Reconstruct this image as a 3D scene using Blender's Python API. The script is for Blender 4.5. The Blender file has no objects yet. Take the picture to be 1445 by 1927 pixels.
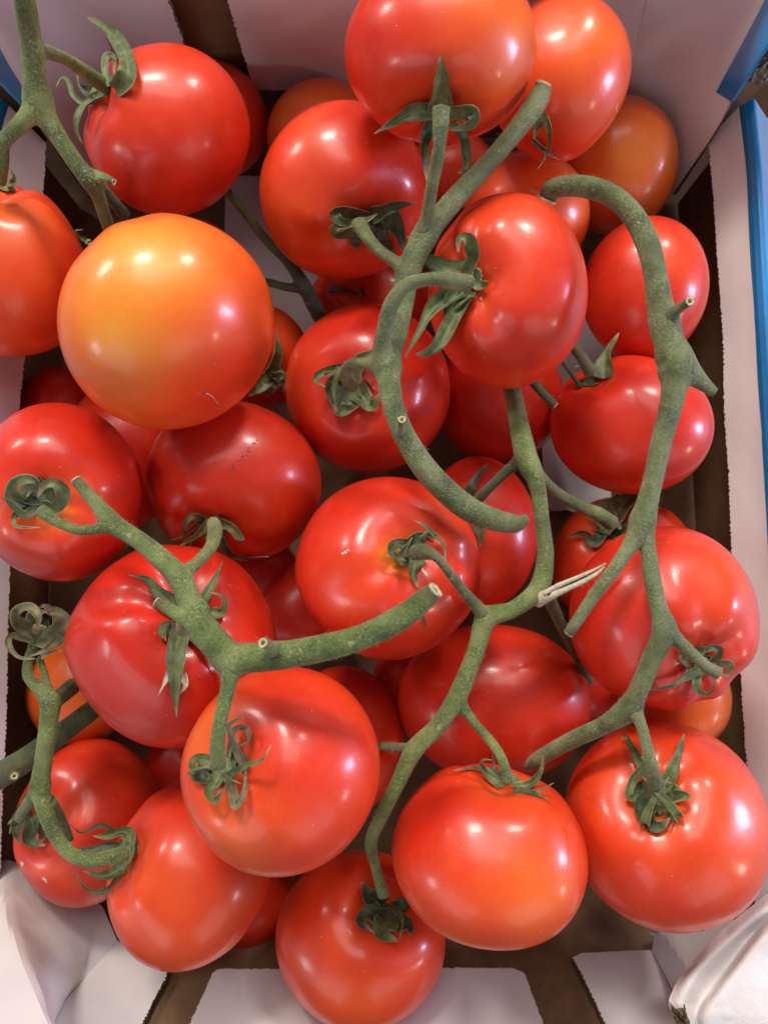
import bpy, math, random
import numpy as np
from mathutils import Vector, Matrix
from mathutils.bvhtree import BVHTree

S = bpy.context.scene
COL = S.collection
rng = np.random.default_rng(7)
random.seed(7)

# ------------------------------------------------------------------ camera
F = 1450.0                      # focal length measured in pixels of a 1445 x 1927 frame
TH = math.radians(4.0)
CAM = np.array([0.0, -0.0275, 0.39])
cd = bpy.data.cameras.new('camera')
cam = bpy.data.objects.new('camera', cd)
COL.objects.link(cam)
cam.location = CAM
cam.rotation_euler = (TH, 0, 0)
cd.sensor_fit = 'HORIZONTAL'
cd.sensor_width = 36.0
cd.lens = 36.0 * F / 1445.0
cd.clip_start = 0.01
cd.clip_end = 50
cd.dof.use_dof = True
cd.dof.focus_distance = 0.262
cd.dof.aperture_fstop = 20.0
S.camera = cam

# ------------------------------------------------------------------ light
w = bpy.data.worlds.new('World')
S.world = w
w.use_nodes = True
bg = w.node_tree.nodes['Background']
bg.inputs[0].default_value = (0.86, 0.9, 1.0, 1)
bg.inputs[1].default_value = 0.15


def lamp(name, d, dist, sx, sy, power, col, spread=180):
    L = bpy.data.lights.new(name, 'AREA')
    L.shape = 'RECTANGLE'
    L.size, L.size_y = sx, sy
    L.energy = power
    L.color = col
    L.spread = math.radians(spread)
    o = bpy.data.objects.new(name, L)
    COL.objects.link(o)
    v = Vector(d).normalized()
    o.location = Vector((0, 0, .1)) + v * dist
    o.rotation_euler = v.to_track_quat('Z', 'Y').to_euler()
    return o


WARM = (1.0, 0.92, 0.83)
lamp('ceiling_or_fill_lamp', (-.20, .72, .68), 1.5, .30, .22, 12.5, WARM)
lamp('ceiling_or_fill_lamp', (.36, .72, .60), 1.5, .18, .24, 8.5, WARM)
lamp('ceiling_or_fill_lamp', (-.73, .58, .42), 1.6, .28, .20, 6.0, WARM)
lamp('ceiling_or_fill_lamp', (.84, -.42, .26), 1.6, .16, .16, 2.0, WARM)
lamp('ceiling_or_fill_lamp', (-.84, -.42, .36), 1.6, .26, .26, 2.5, (.93, .95, 1.0))
lamp('window_light', (.97, .02, .21), 1.7, .24, .42, 14.0, (.70, .68, 1.0))
lamp('ceiling_or_fill_lamp', (-.02, .50, .86), 1.9, 1.2, .7, 9.0, (1.0, .95, .88))  # broad soft fill, added to brighten the near end flaps
lamp('ceiling_or_fill_lamp', (.45, -.72, .50), 1.9, 1.1, .9, 3.6, (1.0, .96, .92))  # added fill from the near right, lifts the far end panels
lamp('ceiling_or_fill_lamp', (-.5, -.70, .50), 1.9, 1.1, .9, 4.2, (.95, .96, 1.0))  # matching added fill from the near left, not a room lamp

S.view_settings.view_transform = 'Standard'
S.view_settings.look = 'None'
S.view_settings.exposure = 0.18
S.view_settings.gamma = 1.0
S.render.engine = 'CYCLES'
S.cycles.use_denoising = True
S.cycles.max_bounces = 8
S.cycles.sample_clamp_indirect = 6.0


# ------------------------------------------------------------------ projection helpers
CT, ST = math.cos(TH), math.sin(TH)


def ray(px, py):
    """direction through a pixel; its length makes one unit of optical depth"""
    a, b = (px - 722.5) / F, -(py - 963.5) / F
    return np.array([a, CT * b + ST, ST * b - CT])


def P(px, py, d):
    return CAM + ray(px, py) * d


def Pz(px, py, z):
    r = ray(px, py)
    return CAM + r * ((z - CAM[2]) / r[2])


def Py(px, py, Y):
    r = ray(px, py)
    return CAM + r * ((Y - CAM[1]) / r[1])


def proj(p):
    q = np.asarray(p) - CAM
    x = q[..., 0]
    y = CT * q[..., 1] + ST * q[..., 2]
    z = -ST * q[..., 1] + CT * q[..., 2]
    return np.stack([722.5 + F * x / -z, 963.5 - F * y / -z, -z], -1)


def unit(v):
    v = np.asarray(v, float)
    return v / (np.linalg.norm(v, axis=-1, keepdims=True) + 1e-12)


def wob(p, f, seed, n=5):
    """smooth pseudo noise, sums of sines, about -1..1"""
    r = np.random.default_rng(seed)
    k = r.normal(size=(n, p.shape[-1])) * f
    ph = r.uniform(0, 6.28, n)
    return np.sin(p @ k.T + ph).sum(-1) / n ** .5 * .8


def crom(pts, n_per=None, step=None, dims=3):
    """Catmull-Rom through rows of pts, spaced by step measured on the first `dims` columns"""
    p = np.asarray(pts, float)
    if len(p) == 2:
        p = np.array([p[0], (p[0] + p[1]) / 2, p[1]])
    q = np.vstack([2 * p[0] - p[1], p, 2 * p[-1] - p[-2]])
    out = []
    for i in range(len(p) - 1):
        a, b, c, d = q[i:i + 4]
        L = np.linalg.norm((c - b)[:dims])
        n = n_per or max(2, int(math.ceil(L / step)))
        t = np.linspace(0, 1, n, endpoint=False)[:, None]
        out.append(.5 * (2 * b + (c - a) * t + (2 * a - 5 * b + 4 * c - d) * t ** 2 + (3 * b - a - 3 * c + d) * t ** 3))
    out.append(p[-1:])
    return np.vstack(out)


def mk(name, v, f, mats, parent=None, smooth=True, mi=None, attr=None):
    """one mesh object; world-space vertices, parented things keep local offsets"""
    v = np.asarray(v, float)
    org = np.array(parent['_org']) if parent is not None else v.mean(0)
    me = bpy.data.meshes.new(name)
    me.from_pydata((v - org).tolist(), [], f)
    for m in (mats if isinstance(mats, (list, tuple)) else [mats]):
        me.materials.append(m)
    if mi is not None:
        me.polygons.foreach_set('material_index', np.asarray(mi, np.int32))
    me.polygons.foreach_set('use_smooth', [smooth] * len(me.polygons))
    for k, a in (attr or {}).items():
        at = me.attributes.new(k, 'FLOAT', 'POINT')
        at.data.foreach_set('value', np.asarray(a, np.float32))
    me.update()
    o = bpy.data.objects.new(name, me)
    COL.objects.link(o)
    if parent is not None:
        o.parent = parent
    else:
        o.location = org
    o['_org'] = org.tolist()
    return o


def empty(name, org):
    o = bpy.data.objects.new(name, None)
    o.empty_display_size = .01
    o.location = org
    o['_org'] = list(map(float, org))
    COL.objects.link(o)
    return o


def tag(o, label=None, cat=None, group=None, kind=None):
    for k, x in (('label', label), ('category', cat), ('group', group), ('kind', kind)):
        if x:
            o[k] = x
    return o


# ------------------------------------------------------------------ materials
class N:
    def __init__(s, name):
        s.m = bpy.data.materials.new(name)
        s.m.use_nodes = True
        s.t = s.m.node_tree
        s.b = s.t.nodes['Principled BSDF']

    def n(s, typ, **kw):
        x = s.t.nodes.new(typ)
        for k, v in kw.items():
            if k.startswith('_'):
                x.inputs[k[1:].replace('_', ' ')].default_value = v
            else:
                setattr(x, k, v)
        return x

    def l(s, a, b):
        s.t.links.new(a, b)

    def set(s, **kw):
        for k, v in kw.items():
            s.b.inputs[k.replace('_', ' ')].default_value = v

    def ramp(s, fac, stops):
        r = s.n('ShaderNodeValToRGB')
        e = r.color_ramp.elements
        while len(e) < len(stops):
            e.new(.5)
        for i, (p, c) in enumerate(stops):
            e[i].position = p
            e[i].color = (*c, 1) if len(c) == 3 else c
        s.l(fac, r.inputs[0])
        return r.outputs[0]

    def mix(s, fac, a, b, mode='MIX'):
        x = s.n('ShaderNodeMix', data_type='RGBA', blend_type=mode)
        for sock, v in ((x.inputs[0], fac), (x.inputs[6], a), (x.inputs[7], b)):
            if hasattr(v, 'is_linked'):
                s.l(v, sock)
            elif isinstance(v, (int, float)):
                sock.default_value = v
            else:
                sock.default_value = (*v, 1)
        return x.outputs[2]

    def math(s, op, a, b=None):
        x = s.n('ShaderNodeMath', operation=op)
        for i, v in enumerate((a, b)):
            if v is None:
                continue
            if hasattr(v, 'is_linked'):
                s.l(v, x.inputs[i])
            else:
                x.inputs[i].default_value = v
        return x.outputs[0]

    def coords(s):
        tc = s.n('ShaderNodeTexCoord')
        oi = s.n('ShaderNodeObjectInfo')
        a = s.n('ShaderNodeVectorMath', operation='ADD')
        s.l(tc.outputs['Object'], a.inputs[0])
        s.l(oi.outputs['Random'], a.inputs[1])
        return a.outputs[0]

    def noise(s, co, scale, detail=3, rough=.5):
        x = s.n('ShaderNodeTexNoise', _Scale=scale, _Detail=detail, _Roughness=rough)
        s.l(co, x.inputs['Vector'])
        return x.outputs['Fac']

    def voro(s, co, scale, feature='F1'):
        x = s.n('ShaderNodeTexVoronoi', feature=feature, _Scale=scale)
        s.l(co, x.inputs['Vector'])
        return x.outputs['Distance']

    def bump(s, h, strength, dist, prev=None):
        x = s.n('ShaderNodeBump', _Strength=strength, _Distance=dist)
        s.l(h, x.inputs['Height'])
        if prev is not None:
            s.l(prev, x.inputs['Normal'])
        return x.outputs[0]


def tomato_material():
    m = N('tomato_skin')
    co = m.coords()
    rp = m.n('ShaderNodeAttribute', attribute_name='ripe').outputs['Fac']
    n1 = m.noise(co, 55, 3, .55)
    fac = m.math('ADD', rp, m.math('MULTIPLY', m.math('SUBTRACT', n1, .5), .24))
    fac = m.math('ADD', fac, m.math('MULTIPLY', m.math('SUBTRACT', m.noise(co, 420, 4, .7), .5), .13))
    c = m.ramp(fac, [(0, (.58, .020, .008)), (.12, (.68, .036, .010)), (.32, (.76, .085, .014)),
                     (.55, (.80, .155, .016)), (.8, (.83, .27, .026)), (1, (.84, .42, .055))])
    # tiny pale lenticels and dust
    v = m.voro(co, 900)
    gate = m.ramp(m.noise(co, 90, 2), [(.5, (0, 0, 0)), (.72, (1, 1, 1))])
    dots = m.math('MULTIPLY', m.ramp(v, [(.05, (1, 1, 1)), (.16, (0, 0, 0))]), m.math('MULTIPLY', gate, .42))
    c = m.mix(dots, c, (.9, .45, .22))
    v2 = m.voro(co, 210)
    d2 = m.ramp(v2, [(.022, (1, 1, 1)), (.045, (0, 0, 0))])
    c = m.mix(m.math('MULTIPLY', d2, .7), c, (.9, .62, .42))
    m.l(c, m.b.inputs['Base Color'])
    r = m.ramp(m.noise(co, 160, 4, .6), [(.3, (.34, .34, .34)), (.75, (.46, .46, .46))])
    m.l(r, m.b.inputs['Roughness'])
    m.set(IOR=1.46, Subsurface_Weight=.22, Subsurface_Radius=(1.0, .18, .08), Subsurface_Scale=.0035,
          Coat_Weight=.45, Coat_Roughness=.17, Coat_IOR=1.45)
    b1 = m.bump(m.noise(co, 60, 2, .5), .16, .0010)
    b2 = m.bump(m.ramp(v, [(.05, (0, 0, 0)), (.22, (1, 1, 1))]), .13, .0002, b1)
    b3 = m.bump(m.noise(co, 1400, 2, .6), .12, .00012, b2)
    m.l(b3, m.b.inputs['Normal'])
    m.l(b3, m.b.inputs['Coat Normal'])
    return m.m


def stem_material(name, dark, mid, pale, speck):
    m = N(name)
    co = m.coords()
    c = m.ramp(m.noise(co, 75, 5, .62), [(.36, dark), (.5, mid), (.64, pale)])
    grain = m.noise(co, 1500, 5, .75)
    c = m.mix(m.math('MULTIPLY', m.ramp(grain, [(.52, (0, 0, 0)), (.66, (1, 1, 1))]), m.ramp(m.noise(co, 90, 4, .6), [(.38, (.12, .12, .12)), (.64, (.95, .95, .95))])), c, speck)
    c = m.mix(m.math('MULTIPLY', m.ramp(grain, [(.34, (1, 1, 1)), (.47, (0, 0, 0))]), m.ramp(m.noise(co, 130, 3, .6), [(.4, (.85, .85, .85)), (.62, (.15, .15, .15))])), c, tuple(x * .55 for x in dark))
    sc = m.ramp(m.noise(co, 330, 4, .7), [(.63, (0, 0, 0)), (.69, (1, 1, 1))])
    c = m.mix(m.math('MULTIPLY', sc, .65), c, (.05, .045, .03))
    pr = m.ramp(m.noise(co, 210, 3, .6), [(.68, (0, 0, 0)), (.72, (1, 1, 1))])
    c = m.mix(m.math('MULTIPLY', pr, .6), c, (.42, .37, .25))
    br = m.n('ShaderNodeAttribute', attribute_name='brown').outputs['Fac']
    br = m.math('MULTIPLY', br, m.math('ADD', m.noise(co, 400, 3, .6), .35))
    c = m.mix(m.ramp(br, [(.25, (0, 0, 0)), (.8, (.85, .85, .85))]), c, (.10, .065, .035))
    bp = m.ramp(m.noise(co, 38, 3, .6), [(.56, (0, 0, 0)), (.72, (1, 1, 1))])
    c = m.mix(m.math('MULTIPLY', bp, .7), c, (.14, .11, .06))
    m.l(c, m.b.inputs['Base Color'])
    m.set(Roughness=.46, IOR=1.42, Sheen_Weight=.28, Sheen_Roughness=.3, Sheen_Tint=(.9, .85, .7, 1))
    b = m.bump(m.noise(co, 260, 4, .65), .6, .0009)
    b = m.bump(grain, .9, .0006, b)
    m.l(b, m.b.inputs['Normal'])
    return m.m


def leaf_material(name, a, b_, c_):
    m = N(name)
    co = m.coords()
    c = m.ramp(m.noise(co, 260, 4, .62), [(.32, a), (.52, b_), (.72, c_)])
    tip = m.n('ShaderNodeAttribute', attribute_name='tip').outputs['Fac']
    t = m.math('MULTIPLY', m.ramp(tip, [(.80, (0, 0, 0)), (.96, (1, 1, 1))]), .9)
    c = m.mix(t, c, (.33, .24, .14))
    v = m.voro(co, 1900)
    c = m.mix(m.math('MULTIPLY', m.ramp(v, [(.1, (1, 1, 1)), (.28, (0, 0, 0))]), .35), c, (.30, .32, .18))
    m.l(c, m.b.inputs['Base Color'])
    mr = m.n('ShaderNodeAttribute', attribute_name='rib').outputs['Fac']
    c = m.mix(m.math('MULTIPLY', m.ramp(mr, [(.0, (1, 1, 1)), (.16, (0, 0, 0))]), .45), c, c_)
    c = m.mix(m.math('MULTIPLY', m.ramp(mr, [(.85, (0, 0, 0)), (1, (1, 1, 1))]), .35), c, (.34, .36, .2))
    m.l(c, m.b.inputs['Base Color'])
    m.set(Roughness=.55, Sheen_Weight=.15, Sheen_Roughness=.4)
    b = m.bump(m.noise(co, 700, 3, .6), .4, .0004)
    m.l(b, m.b.inputs['Normal'])
    return m.m


def plain(name, col, rough=.6, var=.15, scale=300, bump=.2, spec=.5):
    m = N(name)
    co = m.coords()
    k = tuple(x * (1 - var) for x in col)
    c = m.ramp(m.noise(co, scale, 4, .6), [(.3, k), (.7, col)])
    m.l(c, m.b.inputs['Base Color'])
    m.set(Roughness=rough, Specular_IOR_Level=spec)
    if bump:
        m.l(m.bump(m.noise(co, scale * 2, 3, .6), bump, .0004), m.b.inputs['Normal'])
    return m.m


def white_card(crumple=0):
    m = N('crumpled_white_paper' if crumple else 'white_cardboard')
    co = m.coords()
    n = m.noise(co, 28, 3, .55)
    c = m.ramp(n, [(.3, (.65, .615, .615)), (.7, (.72, .69, .685))])
    # faint scuffs and a few brownish stains
    st = m.ramp(m.noise(co, 34, 2, .5), [(.74, (0, 0, 0)), (.80, (1, 1, 1))])
    c = m.mix(m.math('MULTIPLY', st, .35), c, (.42, .30, .20))
    sc = m.ramp(m.noise(co, 330, 4, .7), [(.66, (0, 0, 0)), (.72, (1, 1, 1))])
    c = m.mix(m.math('MULTIPLY', sc, .10), c, (.35, .30, .27))
    m.l(c, m.b.inputs['Base Color'])
    m.set(Roughness=.42, Specular_IOR_Level=.45)
    b = m.bump(n, .25, .003)
    if crumple:
        b = m.bump(m.voro(co, 55, 'DISTANCE_TO_EDGE'), .5, .004, b)
        b = m.bump(m.noise(co, 140, 4, .6), .35, .002, b)
    wv = m.n('ShaderNodeTexWave', _Scale=55.0, _Distortion=1.5)
    m.l(co, wv.inputs['Vector'])
    b = m.bump(wv.outputs['Fac'], .05, .0006, b)
    b = m.bump(m.noise(co, 900, 3, .6), .06, .0003, b)
    m.l(b, m.b.inputs['Normal'])
    return m.m


M_TOM = tomato_material()
M_STEM = stem_material('green_stem', (.050, .078, .018), (.115, .165, .040), (.21, .255, .085), (.42, .43, .22))
M_STEM2 = stem_material('grey_green_stem', (.052, .075, .026), (.12, .155, .056), (.20, .225, .105), (.42, .41, .25))
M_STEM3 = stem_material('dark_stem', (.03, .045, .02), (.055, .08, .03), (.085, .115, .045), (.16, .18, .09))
M_LEAF = leaf_material('sepal_green', (.045, .065, .018), (.095, .125, .038), (.18, .21, .08))
M_LEAF2 = leaf_material('sepal_dark', (.02, .032, .012), (.05, .068, .024), (.10, .12, .046))
M_DRY = leaf_material('sepal_dry', (.07, .05, .028), (.15, .12, .06), (.26, .22, .12))
M_PETAL = leaf_material('petal_dry', (.42, .28, .18), (.62, .48, .34), (.72, .62, .50))
M_CUT = plain('pale_cut_fibre', (.52, .50, .28), .7, .4, 900, .4)
M_PITH = plain('dark_pith', (.03, .035, .015), .8, .3, 900)
M_SPLIT = plain('split_fibre', (.62, .57, .42), .6, .35, 700, .5)
M_FUZZ = plain('pale_hair', (.36, .38, .24), .6, .1, 50, 0)
M_WHITE = white_card()
M_CRUMPLE = white_card(1)
M_KRAFT = plain('kraft_cardboard', (.20, .115, .06), .75, .25, 160, .25, .3)
M_EDGE = plain('cut_cardboard_edge', (.20, .14, .095), .85, .45, 900, .6, .2)
M_GREY = plain('torn_grey_fibre', (.42, .40, .37), .9, .65, 420, .9, .2)
M_MARK = plain('dark_scratch', (.16, .03, .02), .7, .5, 900, 0)
M_CRUMB = plain('pale_crumb', (.66, .55, .45), .8, .2, 600, .3)


def blue_card():
    m = N('blue_printed_cardboard')
    co = m.coords()
    n = m.noise(co, 40, 3)
    c = m.ramp(n, [(.3, (.002, .21, .56)), (.7, (.003, .26, .64))])
    wear = m.ramp(m.noise(co, 700, 4, .7), [(.69, (0, 0, 0)), (.73, (1, 1, 1))])
    c = m.mix(m.math('MULTIPLY', wear, .25), c, (.5, .6, .68))
    m.l(c, m.b.inputs['Base Color'])
    m.set(Roughness=.3, Coat_Weight=.5, Coat_Roughness=.18)
    m.l(m.bump(m.noise(co, 240, 3), .08, .001), m.b.inputs['Normal'])
    return m.m


M_BLUE = blue_card()

# ------------------------------------------------------------------ the box
ZF = 0.0
box = empty('cardboard_box', (0, 0, 0))
tag(box, 'open white and blue cardboard fruit crate with brown inner walls holding tomatoes', 'box')


def resample(p, n):
    p = np.asarray(p, float)
    s = np.r_[0, np.cumsum(np.linalg.norm(np.diff(p, axis=0), axis=1))]
    t = np.linspace(0, s[-1], n)
    return np.stack([np.interp(t, s, p[:, k]) for k in range(3)], 1)


def sheet(name, rows, nu, nv, thick, mats=(M_WHITE, M_EDGE, M_KRAFT), ragged='', amp=.0006, wav=.0008, seed=0, curve=False):
    """a sheet of board through polylines `rows`; front faces the camera/box inside"""
    R = [resample(crom(r, n_per=12) if curve and len(r) > 2 else r, nu) for r in rows]
    R = np.array(R)
    if len(rows) > 2 and curve:
        cols = [resample(crom(R[:, i], n_per=10), nv) for i in range(nu)]
    else:
        cols = [resample(R[:, i], nv) for i in range(nu)]
    G = np.array(cols).transpose(1, 0, 2)          # nv x nu x 3
    du = np.gradient(G, axis=1)
    dv = np.gradient(G, axis=0)
    nrm = unit(np.cross(du, dv))
    tocam = unit(CAM - G)
    if (nrm * tocam).sum() < 0:
        nrm = -nrm
    G = G + nrm * (wob(G, 60, seed) * wav)[..., None]
    tri = lambda n, s: (np.abs((np.arange(n) * s) % 1 - .5) - .25) * 2 + np.random.default_rng(seed + 5).normal(size=n) * .35
    if 'b' in ragged:   # last row
        G[-1] += unit(dv[-1]) * (tri(nu, .37) * amp)[:, None]
    if 't' in ragged:
        G[0] -= unit(dv[0]) * (tri(nu, .37) * amp)[:, None]
    if 'l' in ragged:
        G[:, 0] -= unit(du[:, 0]) * (tri(nv, .37) * amp)[:, None]
    if 'r' in ragged:
        G[:, -1] += unit(du[:, -1]) * (tri(nv, .37) * amp)[:, None]
    B = G - nrm * thick
    nA = nu * nv
    V = np.vstack([G.reshape(-1, 3), B.reshape(-1, 3)])
    Fc, mi = [], []
    idx = lambda j, i: j * nu + i
    flip = (np.cross(du, dv) * tocam).sum() < 0
    for j in range(nv - 1):
        for i in range(nu - 1):
            q = [idx(j, i), idx(j, i + 1), idx(j + 1, i + 1), idx(j + 1, i)]
            if flip:
                q = q[::-1]
            Fc.append(q); mi.append(0)
            Fc.append([x + nA for x in q[::-1]]); mi.append(2)
    per = [idx(0, i) for i in range(nu)] + [idx(j, nu - 1) for j in range(1, nv)] + \
          [idx(nv - 1, i) for i in range(nu - 2, -1, -1)] + [idx(j, 0) for j in range(nv - 2, 0, -1)]
    for a, b in zip(per, per[1:] + per[:1]):
        Fc.append([a, a + nA, b + nA, b] if not flip else [b, b + nA, a + nA, a]); mi.append(1)
    o = mk(name, V, Fc, list(mats), parent=box, mi=mi)
    me = o.data
    sm = np.array([k != 1 for k in mi])
    me.polygons.foreach_set('use_smooth', sm)
    e = o.modifiers.new('edges', 'EDGE_SPLIT')
    e.split_angle = math.radians(60 if curve else 14)
    return o


YT = Pz(700, 172, .050)[1]
YB = Pz(700, 1822, .050)[1]
XL, XR = Pz(20, 960, .04)[0] - .004, Pz(1376, 960, .04)[0] + .004

# floor, brown outer walls
K3 = (M_KRAFT, M_EDGE, M_KRAFT)
sheet('floor_panel', [[(XL - .02, YT + .012, 0), (XR + .02, YT + .012, 0)], [(XL - .02, YB - .012, 0), (XR + .02, YB - .012, 0)]], 12, 12, .004,
      mats=K3, seed=1)
sheet('paper_liner', [[Pz(425, 330, .004), Pz(660, 335, .004)], [Pz(420, 660, .004), Pz(650, 660, .004)]], 20, 20, .0012, seed=31, wav=.0006, ragged='tblr')
sheet('paper_liner', [[Pz(1020, 600, .004), Pz(1150, 600, .004)], [Pz(1020, 960, .004), Pz(1150, 965, .004)]], 20, 20, .0012, seed=32, wav=.0006, ragged='tblr')
sheet('end_wall', [[(XL - .03, YT + .006, .15), (XR + .03, YT + .006, .15)], [(XL - .03, YT + .006, .0015), (XR + .03, YT + .006, .0015)]], 10, 6, .004, mats=K3, seed=2, wav=.0004)
sheet('end_wall', [[(XL - .03, YB - .006 - .62 * .08, .13), (XR + .03, YB - .006 - .62 * .08, .13)], [(XL - .03, YB - .006 + .62 * .0485, .0015), (XR + .03, YB - .006 + .62 * .0485, .0015)]], 10, 6, .004, mats=K3, seed=3, wav=.0004)

# right side: white inner flap, brown wall, blue rim
LOW_R = [Pz(x, y, .062) for x, y in ((1334, 262), (1341, 370), (1350, 480), (1354, 530), (1361, 640), (1365, 760), (1372, 900), (1380, 1060), (1395, 1290), (1404, 1440), (1416, 1640), (1424, 1780))]
RIM_R = [Pz(x, y, .075) for x, y in ((1392, 200), (1404, 330), (1413, 500), (1421, 640), (1431, 800), (1440, 950), (1449, 1100), (1462, 1400), (1476, 1700), (1480, 1790))]
sheet('side_flap', [RIM_R, LOW_R], 420, 10, .0026, ragged='b', amp=.0006, seed=4, wav=.0009)
off = np.array([.005, 0, 0])
sheet('side_wall', [[p + off - (0, 0, .003) for p in RIM_R], [np.array([p[0] + .009, p[1], .0015]) for p in LOW_R]], 30, 8, .003, mats=K3, seed=5, wav=.0003)
KB = (M_BLUE, M_BLUE, M_KRAFT)
sheet('blue_rim', [[p + (.0002, 0, -.0004) for p in RIM_R], [p + (.0006, 0, .0022) for p in RIM_R], [p + (.0022, 0, .0052) for p in RIM_R], [p + (.0036, 0, .0054) for p in RIM_R], [p + (.0050, 0, .0040) for p in RIM_R],
                   [p + (.034, 0, -.030) for p in RIM_R]], 80, 40, .0012, mats=KB, seed=6, wav=.0002)
# left side
LOW_L = [Pz(x, y, .062) for x, y in ((86, 268), (82, 350), (60, 520), (46, 660), (36, 780), (27, 930), (18, 1085), (12, 1250), (8, 1400), (1, 1590), (-4, 1690))]
RIM_L = [Pz(x, y, .075) for x, y in ((16, 196), (2, 248), (-14, 400), (-32, 700), (-44, 1000), (-55, 1400), (-60, 1700))]
sheet('side_flap', [RIM_L, LOW_L], 420, 10, .0026, ragged='b', amp=.0006, seed=7, wav=.0009)
sheet('side_wall', [[p - off - (0, 0, .003) for p in RIM_L], [np.array([p[0] - .009, p[1], .0015]) for p in LOW_L]], 30, 8, .003, mats=K3, seed=8, wav=.0003)
sheet('blue_rim', [[p + (-.0002, 0, -.0004) for p in RIM_L], [p + (-.0006, 0, .0022) for p in RIM_L], [p + (-.0022, 0, .0052) for p in RIM_L], [p + (-.0036, 0, .0054) for p in RIM_L], [p + (-.0050, 0, .0040) for p in RIM_L],
                   [p + (-.034, 0, -.020) for p in RIM_L]], 80, 40, .0012, mats=KB, seed=9, wav=.0002)


def qpy(pts, Y):
    return [Py(x, y, Y) for x, y in pts]


LEAN = .62                      # the near end flaps lean outwards


def Pl(px, py, off=0.0):
    r = ray(px, py)
    t = (YB + off - LEAN * (CAM[2] - .05) - CAM[1]) / (r[1] + LEAN * r[2])
    return CAM + r * t


def qpl(pts):
    return [Pl(x, y) for x, y in pts]


# top end flaps (white, hanging inside the far end wall, with a cut gap between them)
sheet('end_flap', [qpy([(140, -90), (285, -90)], YT), qpy([(190, 160), (380, 176)], YT)], 120, 70, .0028, ragged='br', seed=10)
sheet('end_flap', [qpy([(400, -90), (1262, -90)], YT), qpy([(478, 170), (1200, 172)], YT)], 260, 70, .0028, ragged='lb', seed=11)
# top right corner panel
A = [Py(1241, -90, YT - .0005), Py(1216, 5, YT - .0005), Py(1192, 100, YT - .0005), Py(1172, 176, YT - .0005), Py(1150, 262, YT - .0005)]
Bp = [Pz(1486, -90, .135), Pz(1436, 5, .118), Pz(1396, 90, .101), Pz(1372, 192, .082), Pz(1336, 262, .066), Pz(1266, 366, .034)]
mid = [a * .55 + b * .45 + np.array([0, .004, 0]) for a, b in zip(resample(A, 12), resample(Bp, 12))]
sheet('corner_panel', [A, mid, Bp], 50, 24, .0026, ragged='', seed=12, curve=True)
Bq = [Pz(1470, -60, .132), Pz(1438, 1, .121), Pz(1390, 92, .1035), Pz(1344, 176, .0855)]
Cq = [Pz(1530, -60, .152), Pz(1490, 8, .142), Pz(1428, 105, .126), Pz(1372, 196, .0925)]
sheet('blue_edge', [[p + (0, 0, .0012) for p in Bq], [p + (0, 0, .0016) for p in Cq]], 24, 6, .0012, mats=(M_BLUE, M_BLUE, M_KRAFT), seed=13, wav=.0003)
# brown inside of the corner joint, and torn fibres
sheet('corner_joint', [[Pz(1470, 20, .098), Pz(1425, 120, .080), Pz(1372, 196, .068), Pz(1330, 270, .05)], [Pz(1500, 60, .09), Pz(1446, 150, .075), Pz(1402, 190, .068), Pz(1350, 280, .05)]], 16, 6, .002, mats=K3, seed=14)


def torn(name, outline, z, h, mat, seed, parent=box):
    """a ragged lump of torn board: displaced fan inside an outline given in plan"""
    r = np.random.default_rng(seed)
    o = resample([Pz(x, y, z) for x, y in outline + outline[:1]], 60)[:-1]
    c = o.mean(0)
    V, Fc = [], []
    ks = (1, .82, .6, .35, .12)
    for k in ks:
        rr = c + (o - c) * (k + r.normal(size=(len(o), 1)) * (.05 if k == 1 else .03))
        rr[:, 2] += h * (1 - k) ** .5 + r.normal(size=len(o)) * h * .35
        V.append(rr)
    n = len(o)
    V = np.vstack(V + [c[None] + (0, 0, h * .8)])
    for j in range(len(ks) - 1):
        for i in range(n):
            i2 = (i + 1) % n
            Fc.append([j * n + i, j * n + i2, (j + 1) * n + i2, (j + 1) * n + i])
    for i in range(n):
        Fc.append([(len(ks) - 1) * n + i, (len(ks) - 1) * n + (i + 1) % n, len(V) - 1])
    return mk(name, V, Fc, mat, parent=parent, smooth=False)


torn('torn_edge', [(1402, 145), (1412, 122), (1424, 112), (1432, 95), (1460, 60), (1475, 90), (1452, 145), (1434, 158), (1420, 160)], .092, .003, M_GREY, 3)
# top left corner panel
A = [Py(165, -90, YT - .0005), Py(176, 0, YT - .0005), Py(198, 60, YT - .0005), Py(222, 132, YT - .0005), Py(250, 215, YT - .0005)]
Bp = [Pz(-95, -90, .135), Pz(-60, 0, .120), Pz(-10, 90, .101), Pz(47, 196, .082), Pz(86, 254, .066), Pz(150, 344, .040), Pz(180, 380, .03)]
mid = [a * .55 + b * .45 + np.array([0, .004, 0]) for a, b in zip(resample(A, 12), resample(Bp, 12))]
sheet('corner_panel', [A, mid, Bp], 50, 24, .0026, seed=15, curve=True)
Bq = [Pz(-60, -20, .128), Pz(-10, 72, .108), Pz(20, 126, .098), Pz(50, 172, .0885)]
Cq = [Pz(-110, -10, .146), Pz(-50, 85, .126), Pz(-5, 148, .108), Pz(46, 198, .0925)]
sheet('blue_edge', [[p + (0, 0, .0012) for p in Bq], [p + (0, 0, .0016) for p in Cq]], 24, 6, .0012, mats=(M_BLUE, M_BLUE, M_KRAFT), seed=16, wav=.0003)
sheet('corner_joint', [[Pz(-60, 90, .085), Pz(0, 150, .075), Pz(48, 198, .068), Pz(92, 256, .05)], [Pz(-60, 130, .085), Pz(-10, 175, .075), Pz(16, 196, .07), Pz(80, 272, .05)]], 16, 6, .002, mats=K3, seed=17)

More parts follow.
